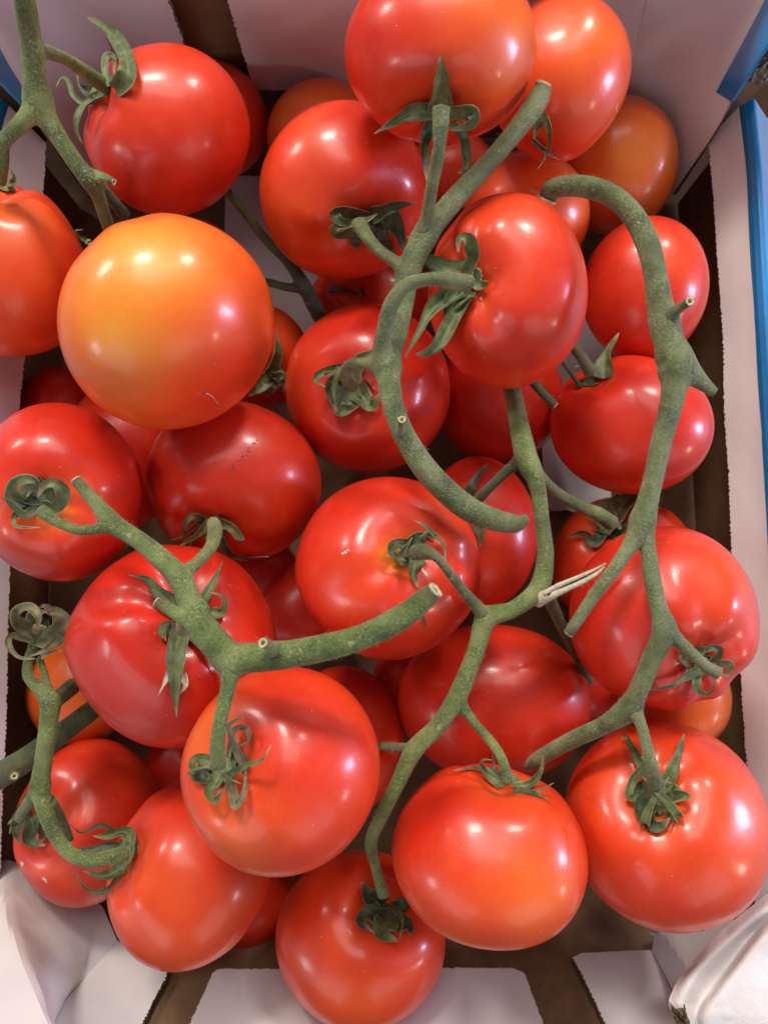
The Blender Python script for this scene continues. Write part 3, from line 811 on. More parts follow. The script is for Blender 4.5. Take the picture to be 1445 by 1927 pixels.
G_, D_, B_, W_ = M_LEAF, M_LEAF2, M_DRY, M_PETAL
SEP = {
 'T1': [([(216, 168, 2), (240, 138, 5), (236, 100, 8), (214, 66, 8), (190, 46, 8), (165, 32, 7)], 32, G_), ([(208, 160, 3), (198, 128, 7), (202, 104, 9), (216, 108, 10), (214, 138, 9)], 15, G_),
        ([(205, 172, 2), (172, 186, 3), (150, 212, 4), (144, 242, 4), (155, 270, 2)], 17, G_), ([(196, 175, 0), (160, 192, 0), (138, 178, 0), (128, 150, 0), (116, 146, 0), (106, 162, 0)], 13, G_),
        ([(190, 178, -2), (165, 172, -2), (152, 160, -2), (145, 140, -2)], 22, D_)],
 'T3': [([(-4, 350, 1), (0, 318, 4), (8, 285, 7), (2, 262, 8)], 26, G_), ([(6, 352, 1), (22, 345, 2), (26, 332, 4), (14, 312, 6)], 16, G_)],
 'T4': [([(168, 456, 1), (152, 445, 2), (143, 434, 4), (157, 431, 5)], 10, G_)],
 'T5': [([(352, 412, 2), (345, 408, 3), (335, 409, 3)], 6, B_)],
 'T6': [([(48, 912, 1), (70, 935, 1), (98, 948, 1)], 62, D_), ([(100, 915, 1), (75, 935, 1), (50, 960, 1)], 56, D_), ([(72, 955, 1), (38, 948, 3), (24, 925, 5), (34, 906, 8), (62, 902, 9), (80, 922, 8)], 30, G_), ([(80, 955, 1), (106, 952, 3), (118, 930, 6), (104, 910, 8), (82, 914, 10), (72, 935, 11)], 28, G_),
        ([(66, 958, 2), (44, 966, 4), (22, 948, 6), (2, 935, 8)], 20, G_), ([(62, 960, 1), (30, 968, 2), (30, 990, 3), (76, 993, 5)], 13, G_), ([(85, 935, 1), (62, 920, 2), (50, 935, 5)], 26, D_)],
 'T7': [([(390, 985, 2), (362, 972, 5), (346, 995, 7), (350, 1028, 8)], 16, G_), ([(398, 980, 3), (388, 992, 8), (364, 1012, 10), (336, 1028, 11)], 22, G_), ([(408, 980, 2), (434, 992, 5), (456, 1018, 5), (440, 1012, 8)], 20, G_),
        ([(414, 990, 0), (422, 1030, 1), (450, 1050, 1), (506, 1048, 1)], 18, D_), ([(384, 978, 1), (348, 1006, 3), (318, 1018, 4)], 10, G_), ([(362, 1005, 4), (358, 1030, 5), (362, 1056, 6)], 7, B_)],
 'T8': [([(350, 1160, 2), (302, 1118, 2), (280, 1092, 2), (242, 1082, 2)], 28, G_), ([(366, 1150, 3), (395, 1108, 3), (419, 1056, 4)], 24, G_), ([(380, 1152, 2), (416, 1152, 3), (420, 1125, 5), (394, 1114, 7)], 20, G_),
        ([(342, 1180, 3), (330, 1230, 3), (331, 1300, 3), (332, 1350, 4)], 40, G_), ([(362, 1188, 3), (394, 1228, 3), (413, 1272, 3)], 34, G_), ([(325, 1180, 2), (306, 1186, 3), (312, 1206, 3)], 28, G_),
        ([(328, 1232, 2), (314, 1276, 2), (297, 1310, 2)], 15, W_), ([(342, 1270, 1), (349, 1288, 2), (336, 1308, 3)], 17, W_)],
 'T9': [([(412, 1442, 2), (372, 1428, 4), (364, 1446, 8), (400, 1442, 12)], 22, G_), ([(372, 1440, 1), (385, 1465, 2), (405, 1470, 3)], 40, D_), ([(424, 1462, 4), (460, 1442, 9), (494, 1430, 10), (510, 1402, 9)], 12, G_), ([(420, 1450, 2), (398, 1488, 4), (405, 1506, 7), (425, 1480, 9)], 26, G_),
        ([(430, 1455, 2), (438, 1492, 5), (444, 1516, 6), (460, 1492, 6), (462, 1452, 4)], 20, B_), ([(462, 1450, 3), (446, 1412, 5), (434, 1385, 7), (434, 1362, 8), (460, 1350, 9)], 15, B_), ([(430, 1425, 2), (440, 1375, 4), (464, 1372, 5), (468, 1392, 5), (452, 1404, 6)], 11, B_), ([(412, 1455, 9), (432, 1466, 11), (455, 1476, 11)], 8, B_), ([(430, 1430, 1), (455, 1430, 1), (462, 1470, 2)], 34, D_)],
 'T11': [([(66, 1492, 4), (42, 1522, 8), (14, 1552, 8)], 24, D_), ([(62, 1540, 2), (32, 1556, 5), (38, 1590, 7)], 30, D_), ([(66, 1540, 3), (58, 1582, 7), (86, 1592, 7)], 32, D_), ([(72, 1528, 3), (88, 1560, 5), (74, 1588, 6)], 30, D_), ([(55, 1530, 1), (30, 1540, 3), (18, 1570, 4)], 22, D_)],
 'T12': [([(236, 1612, 2), (246, 1582, 3), (234, 1566, 5), (200, 1574, 8), (176, 1574, 9)], 24, G_), ([(226, 1600, 1), (180, 1600, 3), (140, 1600, 3)], 26, D_), ([(236, 1632, 2), (200, 1648, 4), (156, 1640, 5)], 26, G_), ([(232, 1642, 1), (202, 1676, 3), (164, 1674, 4), (138, 1636, 5)], 13, G_), ([(228, 1572, 1), (190, 1554, 4), (155, 1568, 4), (130, 1551, 5)], 9, D_),
         ([(246, 1578, .4), (256, 1592, .4), (246, 1620, .4), (232, 1650, .3)], 13, B_), ([(240, 1590, 3), (246, 1615, 4), (232, 1640, 4)], 30, G_)],
 'T14': [([(716, 1708, 2), (692, 1682, 4), (680, 1660, 6)], 38, D_), ([(716, 1728, 2), (692, 1720, 4), (678, 1736, 6), (704, 1756, 7)], 34, D_), ([(728, 1732, 2), (720, 1758, 4), (748, 1772, 6)], 48, G_), ([(742, 1728, 2), (768, 1746, 5), (772, 1760, 7)], 34, D_), ([(744, 1712, 2), (764, 1694, 4), (762, 1680, 5)], 30, D_), ([(736, 1704, 6), (757, 1730, 9), (752, 1768, 9)], 11, G_), ([(690, 1712, 1), (720, 1740, 1), (750, 1750, 1)], 40, D_)],
 'T15': [([(950, 1478, 1), (920, 1452, 3), (890, 1446, 4), (855, 1450, 4)], 16, G_), ([(942, 1480, 1), (912, 1455, 5), (908, 1432, 7), (926, 1430, 9)], 14, G_), ([(942, 1475, 1), (930, 1442, 4), (927, 1415, 6)], 12, G_), ([(966, 1485, 1), (1000, 1474, 4), (1018, 1450, 5), (1022, 1420, 6)], 18, G_), ([(966, 1488, 1), (1000, 1492, 2), (1035, 1506, 3)], 14, D_), ([(970, 1488, 1), (1010, 1490, 3), (1042, 1474, 5)], 9, B_)],
 'T16': [([(1222, 1490, 1), (1212, 1452, 3), (1192, 1412, 4), (1178, 1388, 4), (1168, 1390, 5)], 17, G_), ([(1248, 1490, 1), (1264, 1450, 3), (1278, 1410, 4), (1288, 1380, 4)], 24, G_), ([(1215, 1502, 1), (1184, 1500, 4), (1192, 1466, 6), (1214, 1436, 7), (1206, 1424, 8)], 16, G_), ([(1252, 1500, 1), (1286, 1496, 4), (1290, 1502, 7), (1262, 1512, 8)], 18, G_),
         ([(1222, 1520, 1), (1213, 1552, 4), (1220, 1530, 8), (1236, 1496, 12), (1259, 1462, 13)], 19, G_), ([(1245, 1515, 1), (1276, 1538, 4), (1262, 1516, 9), (1236, 1490, 13), (1209, 1462, 14)], 19, G_), ([(1232, 1505, 1), (1215, 1530, 2), (1235, 1556, 3), (1262, 1540, 3)], 46, D_), ([(1232, 1490, 1), (1200, 1490, 1), (1205, 1520, 1)], 36, D_), ([(1240, 1490, 1), (1270, 1490, 1), (1265, 1520, 1)], 36, G_)],
 'T17': [([(1318, 1260, 2), (1290, 1272, 3), (1264, 1290, 4), (1214, 1300, 4)], 19, G_), ([(1310, 1268, 2), (1312, 1298, 4), (1336, 1304, 6), (1346, 1272, 9)], 15, G_), ([(1302, 1250, 1), (1284, 1240, 2), (1288, 1226, 4), (1312, 1226, 6)], 18, B_), ([(1338, 1244, 1), (1352, 1226, 4), (1336, 1218, 7), (1318, 1236, 8)], 19, D_), ([(1350, 1248, 1), (1374, 1250, 4), (1368, 1270, 6), (1352, 1266, 8)], 14, B_), ([(1322, 1245, .5), (1318, 1225, 1), (1345, 1222, 2)], 30, D_)],
 'T19': [([(782, 1042, 1), (748, 1026, 4), (738, 1042, 7), (764, 1056, 8)], 28, D_), ([(785, 1045, 2), (778, 1075, 3), (786, 1106, 3)], 28, G_), ([(786, 1032, 1), (806, 1004, 4), (834, 1024, 4), (838, 1066, 4)], 13, G_), ([(770, 1058, 1), (752, 1048, 5), (776, 1012, 9)], 20, G_), ([(790, 1026, 1), (806, 1004, 6), (818, 1010, 7), (800, 990, 8), (780, 979, 9)], 12, G_), ([(770, 1030, 1), (790, 1008, 3), (815, 1022, 3)], 26, D_), ([(792, 1140, 1), (796, 1162, 1), (803, 1186, 1)], 8, D_)],
 'T20': [([(664, 705, 1), (682, 676, 3), (712, 654, 3)], 38, G_), ([(652, 694, 2), (612, 700, 5), (594, 714, 7), (612, 728, 8)], 20, G_), ([(640, 712, 1), (622, 735, 3), (634, 775, 4)], 30, D_), ([(640, 690, 6), (628, 730, 8), (634, 776, 7)], 12, G_), ([(655, 735, 1), (640, 768, 3), (676, 764, 4)], 44, G_), ([(672, 735, 1), (698, 760, 3), (714, 742, 4)], 40, G_), ([(610, 705, 8), (628, 700, 9), (636, 688, 10)], 7, B_)],
 'T21': [([(868, 512, 2), (826, 498, 5), (792, 478, 7), (768, 444, 8)], 34, G_), ([(878, 512, 2), (892, 482, 5), (882, 452, 9), (866, 450, 11), (862, 474, 12)], 28, G_), ([(888, 520, 2), (905, 534, 3), (920, 528, 4)], 36, G_), ([(868, 540, 3), (822, 572, 6), (790, 625, 9), (762, 672, 10)], 34, G_), ([(882, 545, 3), (858, 592, 3), (826, 645, 4), (800, 662, 5), (783, 666, 6)], 30, G_), ([(876, 545, 2), (850, 570, 3), (835, 600, 3)], 44, G_)],
 'T22': [([(700, 412, 2), (650, 398, 8), (630, 404, 10), (650, 418, 12), (690, 408, 13)], 24, D_), ([(690, 425, 3), (640, 440, 9), (632, 428, 12), (680, 418, 15), (710, 402, 16)], 18, G_), ([(700, 405, 4), (740, 388, 7), (786, 380, 8)], 26, D_), ([(712, 405, 1), (745, 425, 3), (762, 478, 3)], 50, D_), ([(700, 430, 1), (720, 455, 2), (745, 480, 2)], 46, D_), ([(690, 435, 1), (668, 450, 2), (680, 470, 2)], 30, D_)],
 'T24': [([(828, 212, 2), (828, 165, 2), (829, 130, 3), (828, 103, 5)], 42, G_), ([(822, 208, 3), (775, 212, 4), (742, 228, 5), (704, 251, 7)], 30, G_), ([(842, 208, 3), (878, 208, 6), (892, 216, 9), (884, 234, 10), (848, 244, 11)], 30, G_), ([(852, 230, 1), (872, 255, 2), (878, 295, 3), (874, 318, 4), (862, 324, 5)], 20, G_), ([(816, 220, 1), (802, 250, 2), (800, 300, 4), (806, 350, 6)], 26, D_)],
 'T25': [([(1026, 215, 3), (1034, 250, 4), (1028, 290, 5), (1012, 318, 6)], 10, G_), ([(1002, 262, 3), (1028, 285, 3), (1052, 300, 2)], 9, D_), ([(1022, 210, 8), (1012, 235, 9), (1004, 262, 8)], 24, G_)],
 'T29': [([(1134, 712, 2), (1140, 672, 5), (1164, 626, 6)], 34, G_), ([(1120, 706, 1), (1098, 690, 3), (1082, 690, 3)], 26, D_), ([(1125, 715, 1), (1100, 720, 2), (1082, 715, 3)], 20, D_)],
 'T31': [([(884, 934, 3), (892, 905, 5), (918, 871, 6)], 22, D_), ([(898, 985, 1), (904, 1010, 2), (903, 1030, 3)], 18, G_)],
 'T32': [([(1130, 995, 3), (1165, 960, 5), (1182, 930, 5), (1150, 903, 5)], 60, G_), ([(1140, 995, 2), (1118, 1020, 4), (1098, 1004, 5), (1066, 1012, 6)], 26, D_), ([(1168, 996, 8), (1156, 965, 9), (1147, 938, 10)], 8, B_), ([(1135, 985, 1), (1160, 1000, 2), (1185, 985, 3)], 50, D_)],
 'T37': [([(510, 705, 2), (522, 665, 3), (520, 622, 4)], 26, G_), ([(506, 712, 2), (490, 730, 4), (468, 746, 4)], 28, G_), ([(516, 712, 3), (532, 712, 5), (534, 738, 5)], 28, G_), ([(505, 715, 4), (515, 730, 5), (500, 745, 5)], 26, D_)],
 'T38': [([(620, 545, 1), (650, 545, 2), (688, 560, 2)], 12, D_), ([(676, 540, 1), (684, 552, 2), (688, 562, 3)], 8, D_)],
}
sd = 1000
for key, items in SEP.items():
    T = TDAT[key]
    stem = T['stem']
    first = [it[0][0][:2] for it in items]
    o = TOBJ[key]
    if stem != AW and len(stem) == 2 and key not in ('T5', 'T4'):
        c0 = np.array(stem, float)
    else:
        c0 = np.mean(first, axis=0)
    h, nr = hit(T['bvh'], *c0)
    if h is None:
        h = hit(T['bvh'], *np.mean([p[:2] for it in items for p in it[0]], axis=0))[0] or T['d']
    cpos = P(c0[0], c0[1], h - .0006)
    ax = unit(T['ax'] if stem != AW else CAM - cpos)
    t1 = unit(np.cross(ax, [0.2, 1, .1])); t2 = np.cross(ax, t1)
    rr = (.0044 if key in ('T6', 'T14', 'T9', 'T20', 'T12') else .0036 if key not in ('T4', 'T5', 'T38', 'T31', 'T25') else .0010)
    ring = []
    for rad, hh in ((rr, -.0004), (rr * .85, .0008), (rr * .4, .0014)):
        for q in range(14):
            a = q / 14 * 6.2832
            k = rad * (1 + .26 * math.cos(5 * a + len(items)) + .08 * math.sin(3 * a + sd))
            ring.append(cpos + t1 * math.cos(a) * k + t2 * math.sin(a) * k + ax * hh)
    ring.append(cpos + ax * .0015)
    # lie on the skin, also where it dips towards the stalk
    for q, p3 in enumerate(ring):
        pp = proj(p3)
        hh, _ = hit(T['bvh'], pp[0], pp[1])
        if hh is not None:
            ring[q] = P(pp[0], pp[1], min(pp[2] + .0004, hh - (.0003, .0008, .0012, .0014)[q // 14]))
    Fc = []
    for j in range(2):
        for q in range(14):
            q2 = (q + 1) % 14
            Fc.append([j * 14 + q, j * 14 + q2, (j + 1) * 14 + q2, (j + 1) * 14 + q])
    for q in range(14):
        Fc.append([28 + q, 28 + (q + 1) % 14, 42])
    cal = mk('calyx', ring, Fc, items[0][2], parent=o)
    cal['_org'] = o['_org']
    for pts, wd, mat in items:
        sd += 1
        nm = 'sepal' if mat is not W_ else 'dried_petal'
        s_ = ribbon(nm, pts, wd, mat, cal, bvh=T['bvh'], seed=sd, cen=T['c'], dfix=h if key in ('T1', 'T29', 'T7') else None)
        if mat is B_:
            s_['label'] = 'dry brown shrivelled sepal'

# ------------------------------------------------------------------ vines
NS = 14


def spine(rows):
    q = crom(rows, step=5.0, dims=2)
    q[:, 2] = np.maximum(q[:, 2], 3)
    pos = np.array([P(*r) for r in q[:, [0, 1, 3]]])
    return pos, q[:, 2] * .46 * q[:, 3] / F


def tube(name, rows, mat, parent, seed, cap0=None, cap1=None, mats_end=(M_CUT, M_PITH), others=()):
    """rows of (x, y, width px, depth). returns object and the samples"""
    pos, rad = spine(rows)
    m = len(pos)
    T = unit(np.gradient(pos, axis=0))
    u = unit(np.cross(T[0], [.13, .21, .97]))
    U = [u]
    for i in range(1, m):
        u = unit(U[-1] - (U[-1] @ T[i]) * T[i])
        U.append(u)
    U = np.array(U)
    W = np.cross(T, U)
    r = np.random.default_rng(seed)
    ph = np.linspace(0, 2 * math.pi, NS, endpoint=False)
    s = np.r_[0, np.cumsum(np.linalg.norm(np.diff(pos, axis=0), axis=1))]
    V = np.zeros((m, NS, 3))
    for k, a in enumerate(ph):
        ridge = 1 + .05 * math.cos(3 * a + 1.0) + .025 * np.sin(5 * a + s * 90)
        nz = 1 + .05 * wob(np.c_[s * 1000 / 5, np.full(m, math.cos(a) * 1.2), np.full(m, math.sin(a) * 1.2)], .8, seed)
        rr = rad * ridge * nz
        dirn = U * math.cos(a) + W * math.sin(a)
        V[:, k] = pos + dirn * rr[:, None]
        # swell softly where another branch of the same vine joins
        swell = np.zeros(m)
        base = V[:, k].copy()
        for p2, r2 in others:
            D = np.linalg.norm(base[:, None] - p2[None], axis=2) - r2[None]
            j = D.argmin(1)
            kk = 1.0 * np.minimum(rad, r2[j]) + .0003
            swell = np.maximum(swell, .27 * kk * np.clip(1 - np.abs(D[np.arange(m), j]) / kk, 0, 1) ** 2)
        V[:, k] = base + dirn * swell[:, None]
    brown = np.zeros(m)
    if cap0 == 'cut':
        brown += np.exp(-s / .0035)
    if cap1 == 'cut':
        brown += np.exp(-(s[-1] - s) / .0035)
    bv = list(np.repeat(brown, NS))
    vs = [V.reshape(-1, 3)]
    Fc, mi = [], []
    for i in range(m - 1):
        for k in range(NS):
            k2 = (k + 1) % NS
            Fc.append([i * NS + k, i * NS + k2, (i + 1) * NS + k2, (i + 1) * NS + k]); mi.append(0)
    # rounded or plain closing of ends
    ends = []
    nv = m * NS
    for e, cap in ((0, cap0), (m - 1, cap1)):
        sgn = -1 if e == 0 else 1
        R = rad[e]
        ringi = [e * NS + k for k in range(NS)]
        if cap == 'cut':
            tilt = unit(T[e] * sgn + r.normal(size=3) * .25)
            ends.append((pos[e], tilt, U[e], W[e], R, sgn))
        cen = pos[e] + T[e] * sgn * (R * (.45 if cap != 'cut' else .05))
        vs.append(cen[None])
        bv.append(brown[e])
        for k in range(NS):
            k2 = (k + 1) % NS
            f = [ringi[k], ringi[k2], nv]
            Fc.append(f if sgn > 0 else f[::-1]); mi.append(0)
        nv += 1
    o = mk(name, np.vstack(vs), Fc, mat, parent=parent, attr={'brown': np.clip(bv, 0, 1)})
    for c, t, u_, w_, R, sgn in ends:
        vv, ff, mm = [], [], []
        r2 = np.random.default_rng(seed + 3)
        jag = 1 + r2.normal(size=NS) * .06
        for rad_, h in ((1.0, -.1), (1.02, .16), (.80, .20), (.48, .10), (.40, -.02)):
            for k, a in enumerate(ph):
                vv.append(c + (u_ * math.cos(a) + w_ * math.sin(a)) * R * rad_ * jag[k] + t * R * h + t * R * .12 * jag[k] * (rad_ > .7))
        vv.append(c + t * R * -.06)
        for j in range(4):
            for k in range(NS):
                k2 = (k + 1) % NS
                ff.append([j * NS + k, j * NS + k2, (j + 1) * NS + k2, (j + 1) * NS + k]); mm.append(0 if j < 3 else 1)
        for k in range(NS):
            ff.append([4 * NS + k, 4 * NS + (k + 1) % NS, 5 * NS]); mm.append(1)
        ce = mk('cut_end', vv, ff, list(mats_end), parent=o, mi=mm, smooth=False)
    return o, pos, rad, T, U, W


def settle(path, start=None, gap=.0006):
    """depths for a stem path: pulled taut over the tomatoes it lies on"""
    rows = []
    p = np.array([list(x[:3]) + [x[3] if len(x) > 3 and x[3] is not None else np.nan] for x in path], float)
    lim = []
    for x, y, wd, dd in p:
        best = 9.
        for ox, oy in ((0, 0), (wd * .3, 0), (-wd * .3, 0), (0, wd * .3), (0, -wd * .3)):
            h, _ = hit(BVH, x + ox, y + oy)
            if h is not None:
                best = min(best, h)
        lim.append(best - wd * .5 * .28 / F - gap if best < 9 else .33)
    lim = np.array(lim)
    fix = ~np.isnan(p[:, 3])
    d = np.where(fix, p[:, 3], lim)
    if start is not None:
        d[0] = start
        fix[0] = True
    fx = fix.copy(); fx[0] = fx[-1] = True
    ii = np.where(fx)[0]
    d = np.interp(np.arange(len(d)), ii, d[ii])
    d[~fix] = np.minimum(d[~fix], lim[~fix])
    for _ in range(60):
        for i in range(1, len(d) - 1):
            if not fix[i]:
                d[i] = min(lim[i], .5 * (d[i - 1] + d[i + 1]))
    return [(a[0], a[1], a[2], dd) for a, dd in zip(p, d)]


def near_depth(rows_list, x, y):
    best, bd = None, 1e9
    for rows in rows_list:
        q = crom(rows, step=6, dims=2)
        k = np.hypot(q[:, 0] - x, q[:, 1] - y)
        i = k.argmin()
        if k[i] < bd:
            bd, best = k[i], q[i, 3]
    return best


def vine(name, label, mat, paths, cat='vine', fuzz=110, seed=0):
    """paths: list of dict(n=name, p=[(x,y,w[,d])], a=attach to earlier path?, c0, c1 caps)"""
    done, tubes = [], []
    pre = []
    for pt in paths:
        st = near_depth(done, *pt['p'][0][:2]) if pt.get('a') else None
        rows = settle(pt['p'], st)
        if pt.get('a'):
            x, y, wd, dd = rows[0]
            rows[0] = (x, y, wd, dd + .0004)
        done.append(rows)
    org = P(*[done[0][0][i] for i in (0, 1, 3)])
    root = empty(name, org)
    tag(root, label, cat, 'green tomato vine stems lying over the tomatoes')
    sp = [spine(rw) for rw in done]
    hv, hf = [], []
    r = np.random.default_rng(seed + 900)
    for i, (pt, rows) in enumerate(zip(paths, done)):
        o, pos, rad, T, U, W = tube(pt['n'], rows, pt.get('m', mat), root, seed * 50 + i, pt.get('c0'), pt.get('c1'), others=[sp[j] for j in range(len(sp)) if j != i and 'split' not in (pt['n'], paths[j]['n']) and (pt.get('a') or paths[j].get('a')) and pt['n'] != 'split_end' and paths[j]['n'] != 'split_end'])
        L = np.linalg.norm(np.diff(pos, axis=0), axis=1).sum() * 100
        for _ in range(int(L * fuzz)):
            k = r.integers(0, len(pos))
            a = r.uniform(0, 6.283)
            dirn = U[k] * math.cos(a) + W[k] * math.sin(a)
            b = pos[k] + dirn * rad[k] * .97 + T[k] * r.normal() * .0008
            ln = abs(r.normal(.00055, .0003)) + .0002 + (r.uniform(.0006, .0014) if r.random() < .08 else 0)
            dv = unit(dirn + r.normal(size=3) * .35)
            sd_ = unit(np.cross(dv, r.normal(size=3))) * .00003
            n0 = len(hv)
            hv += [b - sd_, b + sd_, b + dv * ln]
            hf.append([n0, n0 + 1, n0 + 2])
    if hv:
        f_ = mk('fuzz', hv, hf, M_FUZZ, parent=root, smooth=False)
        f_['kind'] = 'stuff'
    return root, done


V = {}
V['upper_left'] = vine('tomato_vine', 'fuzzy forked green vine entering at the upper left corner beside the pitted tomato', M_STEM, [
    dict(n='main_stem', p=[(36, -60, 42, .225), (46, 0, 43, .232), (56, 60, 43, .240), (64, 120, 44, .247), (69, 165, 48, .252), (78, 200, 50, .255), (98, 235, 38, .257), (126, 280, 35, .258), (152, 318, 35, .260), (172, 342, 40, .262), (184, 365, 30, .268), (196, 400, 25, .280), (206, 430, 23, .292)]),
    dict(n='side_stalk', a=1, p=[(72, 188, 44), (52, 218, 38, .255), (25, 247, 32, .257), (-2, 272, 30, .259), (-30, 292, 30, .262)]),
    dict(n='side_stalk', a=1, p=[(66, 92, 30), (95, 98, 27, .252), (128, 112, 25, .262), (158, 132, 27, .270), (186, 152, 30, .276), (207, 166, 27, .280)]),
    dict(n='stub', a=1, p=[(176, 335, 30), (195, 334, 20, .260), (214, 341, 12, .259)], c1='cut'),
    dict(n='side_stalk', m=M_STEM3, p=[(186, 345, 22, .275), (208, 372, 22, .283), (236, 406, 24, .292)]),
    dict(n='side_stalk', a=1, p=[(2, 268, 24), (6, 300, 24, .262), (0, 340, 26, .270)]),
], seed=1)
V['thick'] = vine('tomato_vine', 'thick curved grey-green vine with a blunt end crossing the middle of the pile', M_STEM2, [
    dict(n='main_stem', p=[(1022, 165, 36, .252), (1010, 190, 44, .252), (985, 228, 42, .252), (945, 277, 38, .254), (900, 328, 39, .256), (855, 376, 42, .257), (816, 422, 46, .257), (786, 468, 50, .258), (768, 515, 48, .259), (757, 575, 46, .259), (744, 630, 48, .257), (730, 680, 48, .254), (735, 740, 46, .251), (752, 800, 46, .250), (786, 862, 48, .251), (830, 914, 50, .253), (882, 958, 50, .256), (935, 979, 44, .258), (970, 984, 36, .260), (992, 974, 14, .261)], c0='cut'),
    dict(n='side_stalk', a=1, p=[(728, 690, 46), (718, 660, 40, .251), (724, 618, 36, .246), (738, 570, 32, .242), (768, 535, 28, .240), (815, 524, 27, .2405), (850, 527, 32, .243), (882, 531, 34, .2475)]),
    dict(n='side_stalk', a=1, p=[(796, 445, 40), (803, 405, 28, .252), (812, 350, 26, .245), (822, 296, 28, .2385), (826, 275, 26, .236), (829, 235, 33, .2335), (830, 202, 36, .2325)]),
    dict(n='side_stalk', a=1, p=[(766, 512, 34), (742, 492, 25, .258), (712, 470, 24, .259), (690, 445, 27, .260), (676, 420, 32, .2645)]),
    dict(n='side_stalk', a=1, p=[(716, 690, 34), (688, 684, 24, .264), (660, 686, 24, .270), (650, 704, 26, .276), (664, 726, 26, .288)], m=M_STEM2),
    dict(n='stub', a=1, p=[(752, 822, 17), (754, 806, 16, .245), (756, 790, 16, .241)], c1='cut'),
], seed=2)
V['right'] = vine('tomato_vine', 'long arched grey-green vine along the right side with broken side stubs', M_STEM2, [
    dict(n='main_stem', p=[(1030, 372, 38, .268), (1042, 354, 42, .266), (1085, 348, 44, .262), (1140, 360, 43, .258), (1185, 395, 44, .255), (1215, 448, 46, .253), (1232, 510, 47, .252), (1242, 570, 54, .251), (1254, 625, 62, .250), (1272, 685, 60, .250), (1265, 750, 46, .250), (1245, 830, 42, .250), (1226, 915, 40, .2495), (1208, 985, 46, .249), (1188, 1022, 34, .248), (1155, 1072, 28, .247), (1118, 1120, 26, .247), (1085, 1170, 23, .248), (1070, 1192, 20, .249)], c0='cut', c1='cut'),
    dict(n='side_stalk', a=1, p=[(1208, 980, 40), (1218, 1030, 32), (1226, 1085, 34), (1238, 1140, 36), (1248, 1184, 44), (1228, 1235, 40), (1200, 1300, 40), (1180, 1335, 48, .257), (1140, 1362, 35, .262), (1090, 1386, 34, .268), (1040, 1412, 32, .275), (1005, 1434, 26, .280), (992, 1444, 14, .283)]),
    dict(n='side_stalk', a=1, p=[(1248, 1178, 34), (1285, 1215, 25), (1325, 1252, 23), (1352, 1268, 26, .247)], c1=None),
    dict(n='side_stalk', a=1, p=[(1188, 1328, 32), (1206, 1365, 23), (1220, 1420, 24, .249), (1232, 1470, 32, .252), (1236, 1492, 34, .256)]),
    dict(n='stub', a=1, p=[(1250, 606, 44), (1272, 585, 22, .244), (1290, 572, 17, .240), (1297, 567, 17, .238)], c1='cut'),
    dict(n='stub', a=1, p=[(1270, 684, 66), (1296, 700, 46, .251), (1322, 722, 30, .252), (1343, 738, 20, .253)], c1=None),
], seed=3)
V['centre'] = vine('tomato_vine', 'branching green vine with a white split end winding down from centre to the bottom', M_STEM, [
    dict(n='main_stem', p=[(952, 700, 32, .300), (966, 745, 34, .296), (976, 800, 37, .288), (990, 862, 44, .282), (1010, 915, 34, .279), (1019, 980, 32, .275), (1025, 1050, 36, .272), (1012, 1110, 40, .269), (966, 1147, 34, .265), (916, 1166, 42, .264), (896, 1225, 36), (864, 1305, 38), (826, 1365, 34), (780, 1412, 36), (748, 1475, 30), (716, 1540, 28, .262), (698, 1585, 26, .266), (709, 1640, 21, .2735), (722, 1684, 27, .2765)], m=M_STEM),
    dict(n='side_stalk', a=1, p=[(986, 862, 26), (948, 892, 20, .286), (912, 928, 20, .290), (886, 960, 20, .296)], m=M_STEM3),
    dict(n='side_stalk', a=1, p=[(998, 880, 30), (1040, 922, 24, .288), (1090, 952, 24, .294), (1126, 968, 28, .300), (1150, 985, 32, .304)]),
    dict(n='side_stalk', a=1, p=[(914, 1160, 30), (880, 1122, 22), (850, 1085, 20), (822, 1050, 20, .246), (800, 1040, 32, .2475), (780, 1040, 34, .2505)], m=M_STEM2),
    dict(n='side_stalk', a=1, p=[(778, 1412, 26), (748, 1408, 18), (718, 1404, 16)], c1='cut'),
    dict(n='side_stalk', a=1, p=[(866, 1325, 26), (892, 1360, 18), (925, 1398, 19, .262), (946, 1432, 20, .255), (956, 1474, 22, .252)]),
    dict(n='side_stalk', a=1, p=[(1030, 1120, 28), (1052, 1170, 22, .285), (1080, 1225, 21, .300), (1108, 1285, 17, .315)], m=M_STEM3),
    dict(n='split_end', a=1, p=[(1012, 1128, 34), (1034, 1120, 24, .264), (1062, 1109, 14, .2625), (1095, 1095, 10, .2608), (1122, 1080, 7, .2595), (1137, 1067, 3, .2588)], m=M_SPLIT),
    dict(n='split_end', p=[(1024, 1117, 12, .2632), (1050, 1102, 10, .262), (1085, 1087, 8, .2607), (1118, 1072, 5, .2596), (1140, 1060, 3, .259)], m=M_SPLIT),
    dict(n='split_end', p=[(1030, 1119, 8, .2627), (1060, 1106, 8, .2625), (1100, 1088, 6, .261), (1122, 1077, 3, .260)], m=M_PITH),
    dict(n='side_stalk', m=M_STEM3, p=[(985, 700, 18, .300), (1012, 730, 18, .302), (1042, 762, 18, .304)], c1='cut'),
], seed=4)
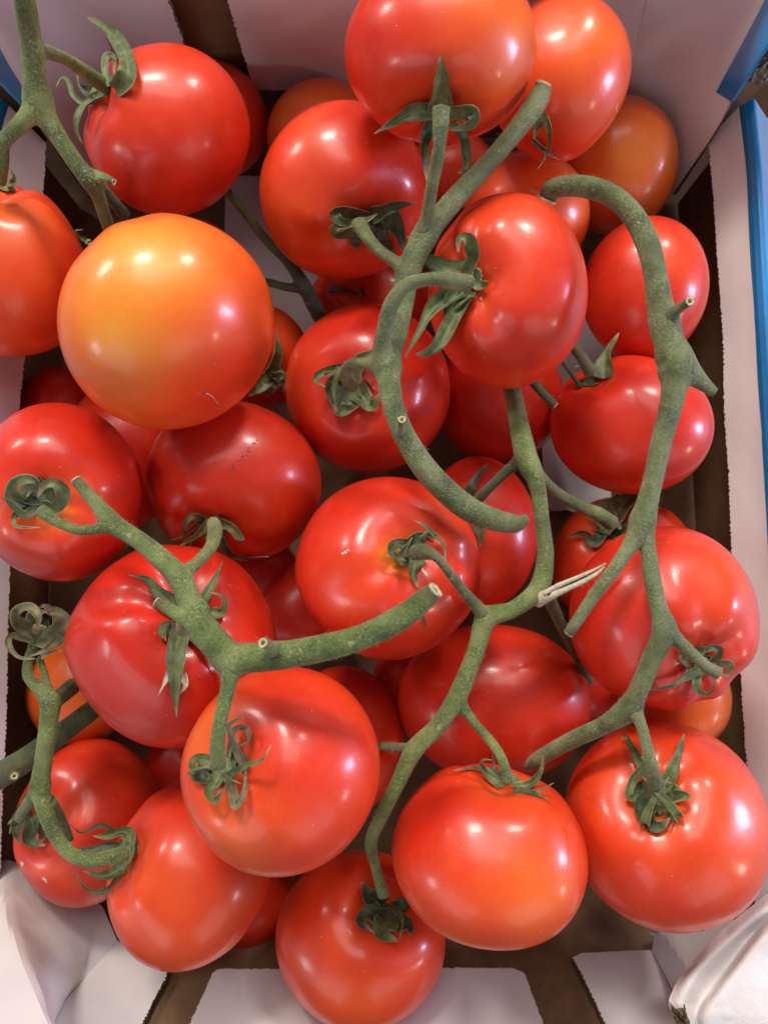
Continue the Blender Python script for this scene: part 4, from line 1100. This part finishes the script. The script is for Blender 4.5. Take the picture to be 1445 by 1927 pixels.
V['left'] = vine('tomato_vine', 'green vine with a thick pale cut end standing above the lumpy wrinkled tomato', M_STEM, [
    dict(n='main_stem', p=[(818, 1112, 34, .203), (800, 1128, 46, .204), (760, 1160, 50, .206), (700, 1192, 52, .208), (620, 1217, 55, .211), (540, 1232, 57, .214), (480, 1238, 60, .217), (434, 1236, 62, .2195), (398, 1200, 54, .222), (366, 1150, 52, .225), (344, 1100, 48, .228), (318, 1064, 44, .231), (270, 1022, 38, .235), (218, 988, 38, .239), (182, 948, 29, .243), (145, 905, 22, .246)], c0='cut', c1='cut'),
    dict(n='side_stalk', a=1, p=[(208, 988, 32), (180, 996, 22, .240), (148, 998, 21, .241), (110, 984, 21, .243), (78, 962, 28, .247)]),
    dict(n='side_stalk', a=1, p=[(342, 1084, 30), (372, 1058, 24, .237), (396, 1030, 26, .250), (404, 1002, 30, .264), (402, 985, 28, .272)]),
    dict(n='stub', a=1, p=[(400, 1205, 44), (368, 1178, 34, .222), (332, 1156, 26, .222), (296, 1134, 20, .223)], c1='cut'),
    dict(n='side_stalk', a=1, p=[(438, 1245, 46), (430, 1290, 33, .216), (418, 1345, 30, .213), (410, 1400, 31, .212), (411, 1440, 34, .215)]),
    dict(n='stub', a=1, p=[(520, 1228, 30), (506, 1216, 22, .205), (495, 1210, 20, .201)], c1='cut'),
    dict(n='side_stalk', a=1, p=[(372, 1150, 40), (352, 1165, 34, .233), (346, 1182, 34, .241)]),
], seed=5)
r6, rows6 = vine('tomato_vine', 'bright green vine at the lower left ending in a loose dried calyx', M_STEM, [
    dict(n='main_stem', p=[(68, 1185, 20, .276), (64, 1215, 22, .277), (54, 1245, 20, .276), (54, 1272, 21, .274), (74, 1296, 25, .272), (94, 1322, 36, .270), (90, 1370, 35, .269), (82, 1430, 36, .269), (76, 1480, 37, .2695), (84, 1525, 31, .270), (104, 1572, 28, .268), (132, 1606, 28, .264), (165, 1620, 27, .262), (205, 1614, 30, .264), (238, 1606, 30, .268)]),
    dict(n='side_stalk', a=1, p=[(88, 1300, 22), (84, 1270, 14, .279), (74, 1238, 14, .281)]),
    dict(n='side_stalk', a=1, p=[(76, 1478, 30), (56, 1508, 24, .276), (36, 1540, 20, .284)], m=M_STEM),
    dict(n='stub', a=1, p=[(95, 1510, 24), (115, 1545, 22, .278), (130, 1580, 20, .282)], m=M_STEM3),
    dict(n='side_stalk', a=1, p=[(98, 1320, 30), (112, 1312, 32, .285), (135, 1292, 34, .300)], m=M_STEM3),
], seed=6)
cal = mk('dried_calyx', [P(68 + 14 * math.cos(a), 1186 + 12 * math.sin(a), .274) for a in np.linspace(0, 6.28, 10, endpoint=False)] + [P(68, 1186, .270)],
         [[i, (i + 1) % 10, 10] for i in range(10)], M_DRY, parent=r6)
M_OLIVE = leaf_material('sepal_olive', (.06, .06, .02), (.12, .115, .045), (.20, .18, .085))
for pts, wd, mat in [([(66, 1195, 0), (40, 1176, 3), (34, 1152, 8), (56, 1144, 12), (72, 1162, 14), (70, 1185, 13)], 26, M_OLIVE), ([(74, 1195, 0), (100, 1200, 4), (118, 1176, 7), (106, 1152, 9), (82, 1150, 10)], 44, M_OLIVE),
                     ([(58, 1205, 1), (24, 1196, 4), (16, 1212, 7), (34, 1236, 9), (66, 1240, 10)], 13, M_OLIVE), ([(110, 1203, 6), (86, 1222, 11), (56, 1236, 12)], 15, M_DRY), ([(70, 1185, -2), (64, 1160, -1), (88, 1150, 1)], 40, M_LEAF2), ([(78, 1236, 4), (96, 1226, 6), (118, 1224, 7)], 8, M_DRY), ([(96, 1150, 10), (82, 1140, 12), (66, 1148, 12)], 12, M_DRY)]:
    sd += 1
    ribbon('sepal', pts, wd, mat, cal, dfix=.274, seed=sd)
vine('tomato_vine', 'dark thick stalk running off the left edge behind the bright green vine', M_STEM3, [
    dict(n='main_stem', p=[(-40, 1482, 56, .280), (0, 1458, 54, .282), (45, 1432, 50, .285), (95, 1396, 46, .289), (140, 1362, 42, .294), (175, 1335, 40, .300)], c0=None),
    dict(n='stub', a=1, p=[(28, 1460, 14), (27, 1461, 14, .262)], c1='cut'),
], seed=7, fuzz=60)
vine('tomato_vine', 'thin dark stem deep in the gap between the yellow-orange and bumpy tomatoes', M_STEM3, [
    dict(n='main_stem', p=[(428, 360, 17, .318), (462, 402, 18, .322), (500, 450, 19, .326), (540, 490, 22, .330), (566, 528, 28, .333), (590, 575, 30, .336), (608, 610, 28, .338)]),
    dict(n='side_stalk', a=1, p=[(572, 540, 22), (545, 541, 17, .333), (500, 530, 15, .335)]),
], seed=8, fuzz=40)
vine('tomato_vine', 'short green stalk between the two tomatoes along the right wall', M_STEM3, [
    dict(n='main_stem', p=[(1068, 640, 20, .300), (1092, 670, 22, .298), (1112, 702, 26, .296)]),
    dict(n='side_stalk', p=[(1052, 672, 8, .318), (1072, 700, 8, .318), (1092, 728, 10, .316)]),
], seed=9, fuzz=60)


# ------------------------------------------------------------------ small marks on skins
def flecks(key, name, pts, size, mat, seed, n=8, stretch=1.0, ang=0):
    T = TDAT[key]
    r = np.random.default_rng(seed)
    VV, FF = [], []
    for px, py in pts:
        h, nr = hit(T['bvh'], px, py)
        if h is None:
            continue
        c = P(px, py, h)
        nr = unit(nr)
        if nr @ (CAM - c) < 0:
            nr = -nr
        t = unit(np.cross(nr, [0, 1, .1])); b = np.cross(nr, t)
        s = size * h / F * r.uniform(.5, 1.3)
        k0 = len(VV)
        for q in range(n):
            a = q / n * 6.283
            k = s * r.uniform(.6, 1.2)
            x, y = math.cos(a) * k * stretch, math.sin(a) * k
            ca, sa = math.cos(ang), math.sin(ang)
            VV.append(c + t * (x * ca - y * sa) + b * (x * sa + y * ca) + nr * .00004)
        VV.append(c + nr * min(s * .4, .0004))
        FF += [[k0 + q, k0 + (q + 1) % n, k0 + n] for q in range(n)]
    if VV:
        mk(name, VV, FF, mat, parent=TOBJ[key], smooth=False)


r = np.random.default_rng(4)
flecks('T7', 'scratch', [(430 + t * 55 + r.normal() * 3, 890 - t * 62 + r.normal() * 3) for t in np.linspace(0, 1, 30)], 1.2, M_MARK, 1, stretch=1.4, ang=.9)
flecks('T7', 'scratch', [(395 + t * 30 + r.normal() * 3, 872 - t * 8 + r.normal() * 3) for t in np.linspace(0, 1, 8)], 1.1, M_MARK, 2)
flecks('T15', 'scratch', [(1062 + 8 * math.sin(t * 2.5), 1560 + t * 85) for t in np.linspace(0, 1, 30)], .9, M_MARK, 3)
flecks('T11', 'crumb', [(42, 1627), (84, 1656), (87, 1660)], 5, M_CRUMB, 4)
flecks('T4', 'dried_style', [(385 + t * 27, 739 + t * 23 - 5 * math.sin(t * 3.1)) for t in np.linspace(0, 1, 22)], 1.5, M_CRUMB, 5)
flecks('T4', 'dried_style', [(385, 739), (412, 763)], 4.5, M_EDGE, 6)
flecks('T19', 'crumb', [(650, 1040), (655, 1036), (645, 1042)], 3.5, M_CRUMB, 7)
flecks('T25', 'scab', [(1163 + r.normal() * 2, 195 + t * 26) for t in np.linspace(0, 1, 9)], 3, M_CRUMB, 8)
flecks('T16', 'speck', [(1321, 1752), (1160, 1700)], 2.5, M_MARK, 9)
for o in bpy.data.objects:
    if '_org' in o:
        del o['_org']
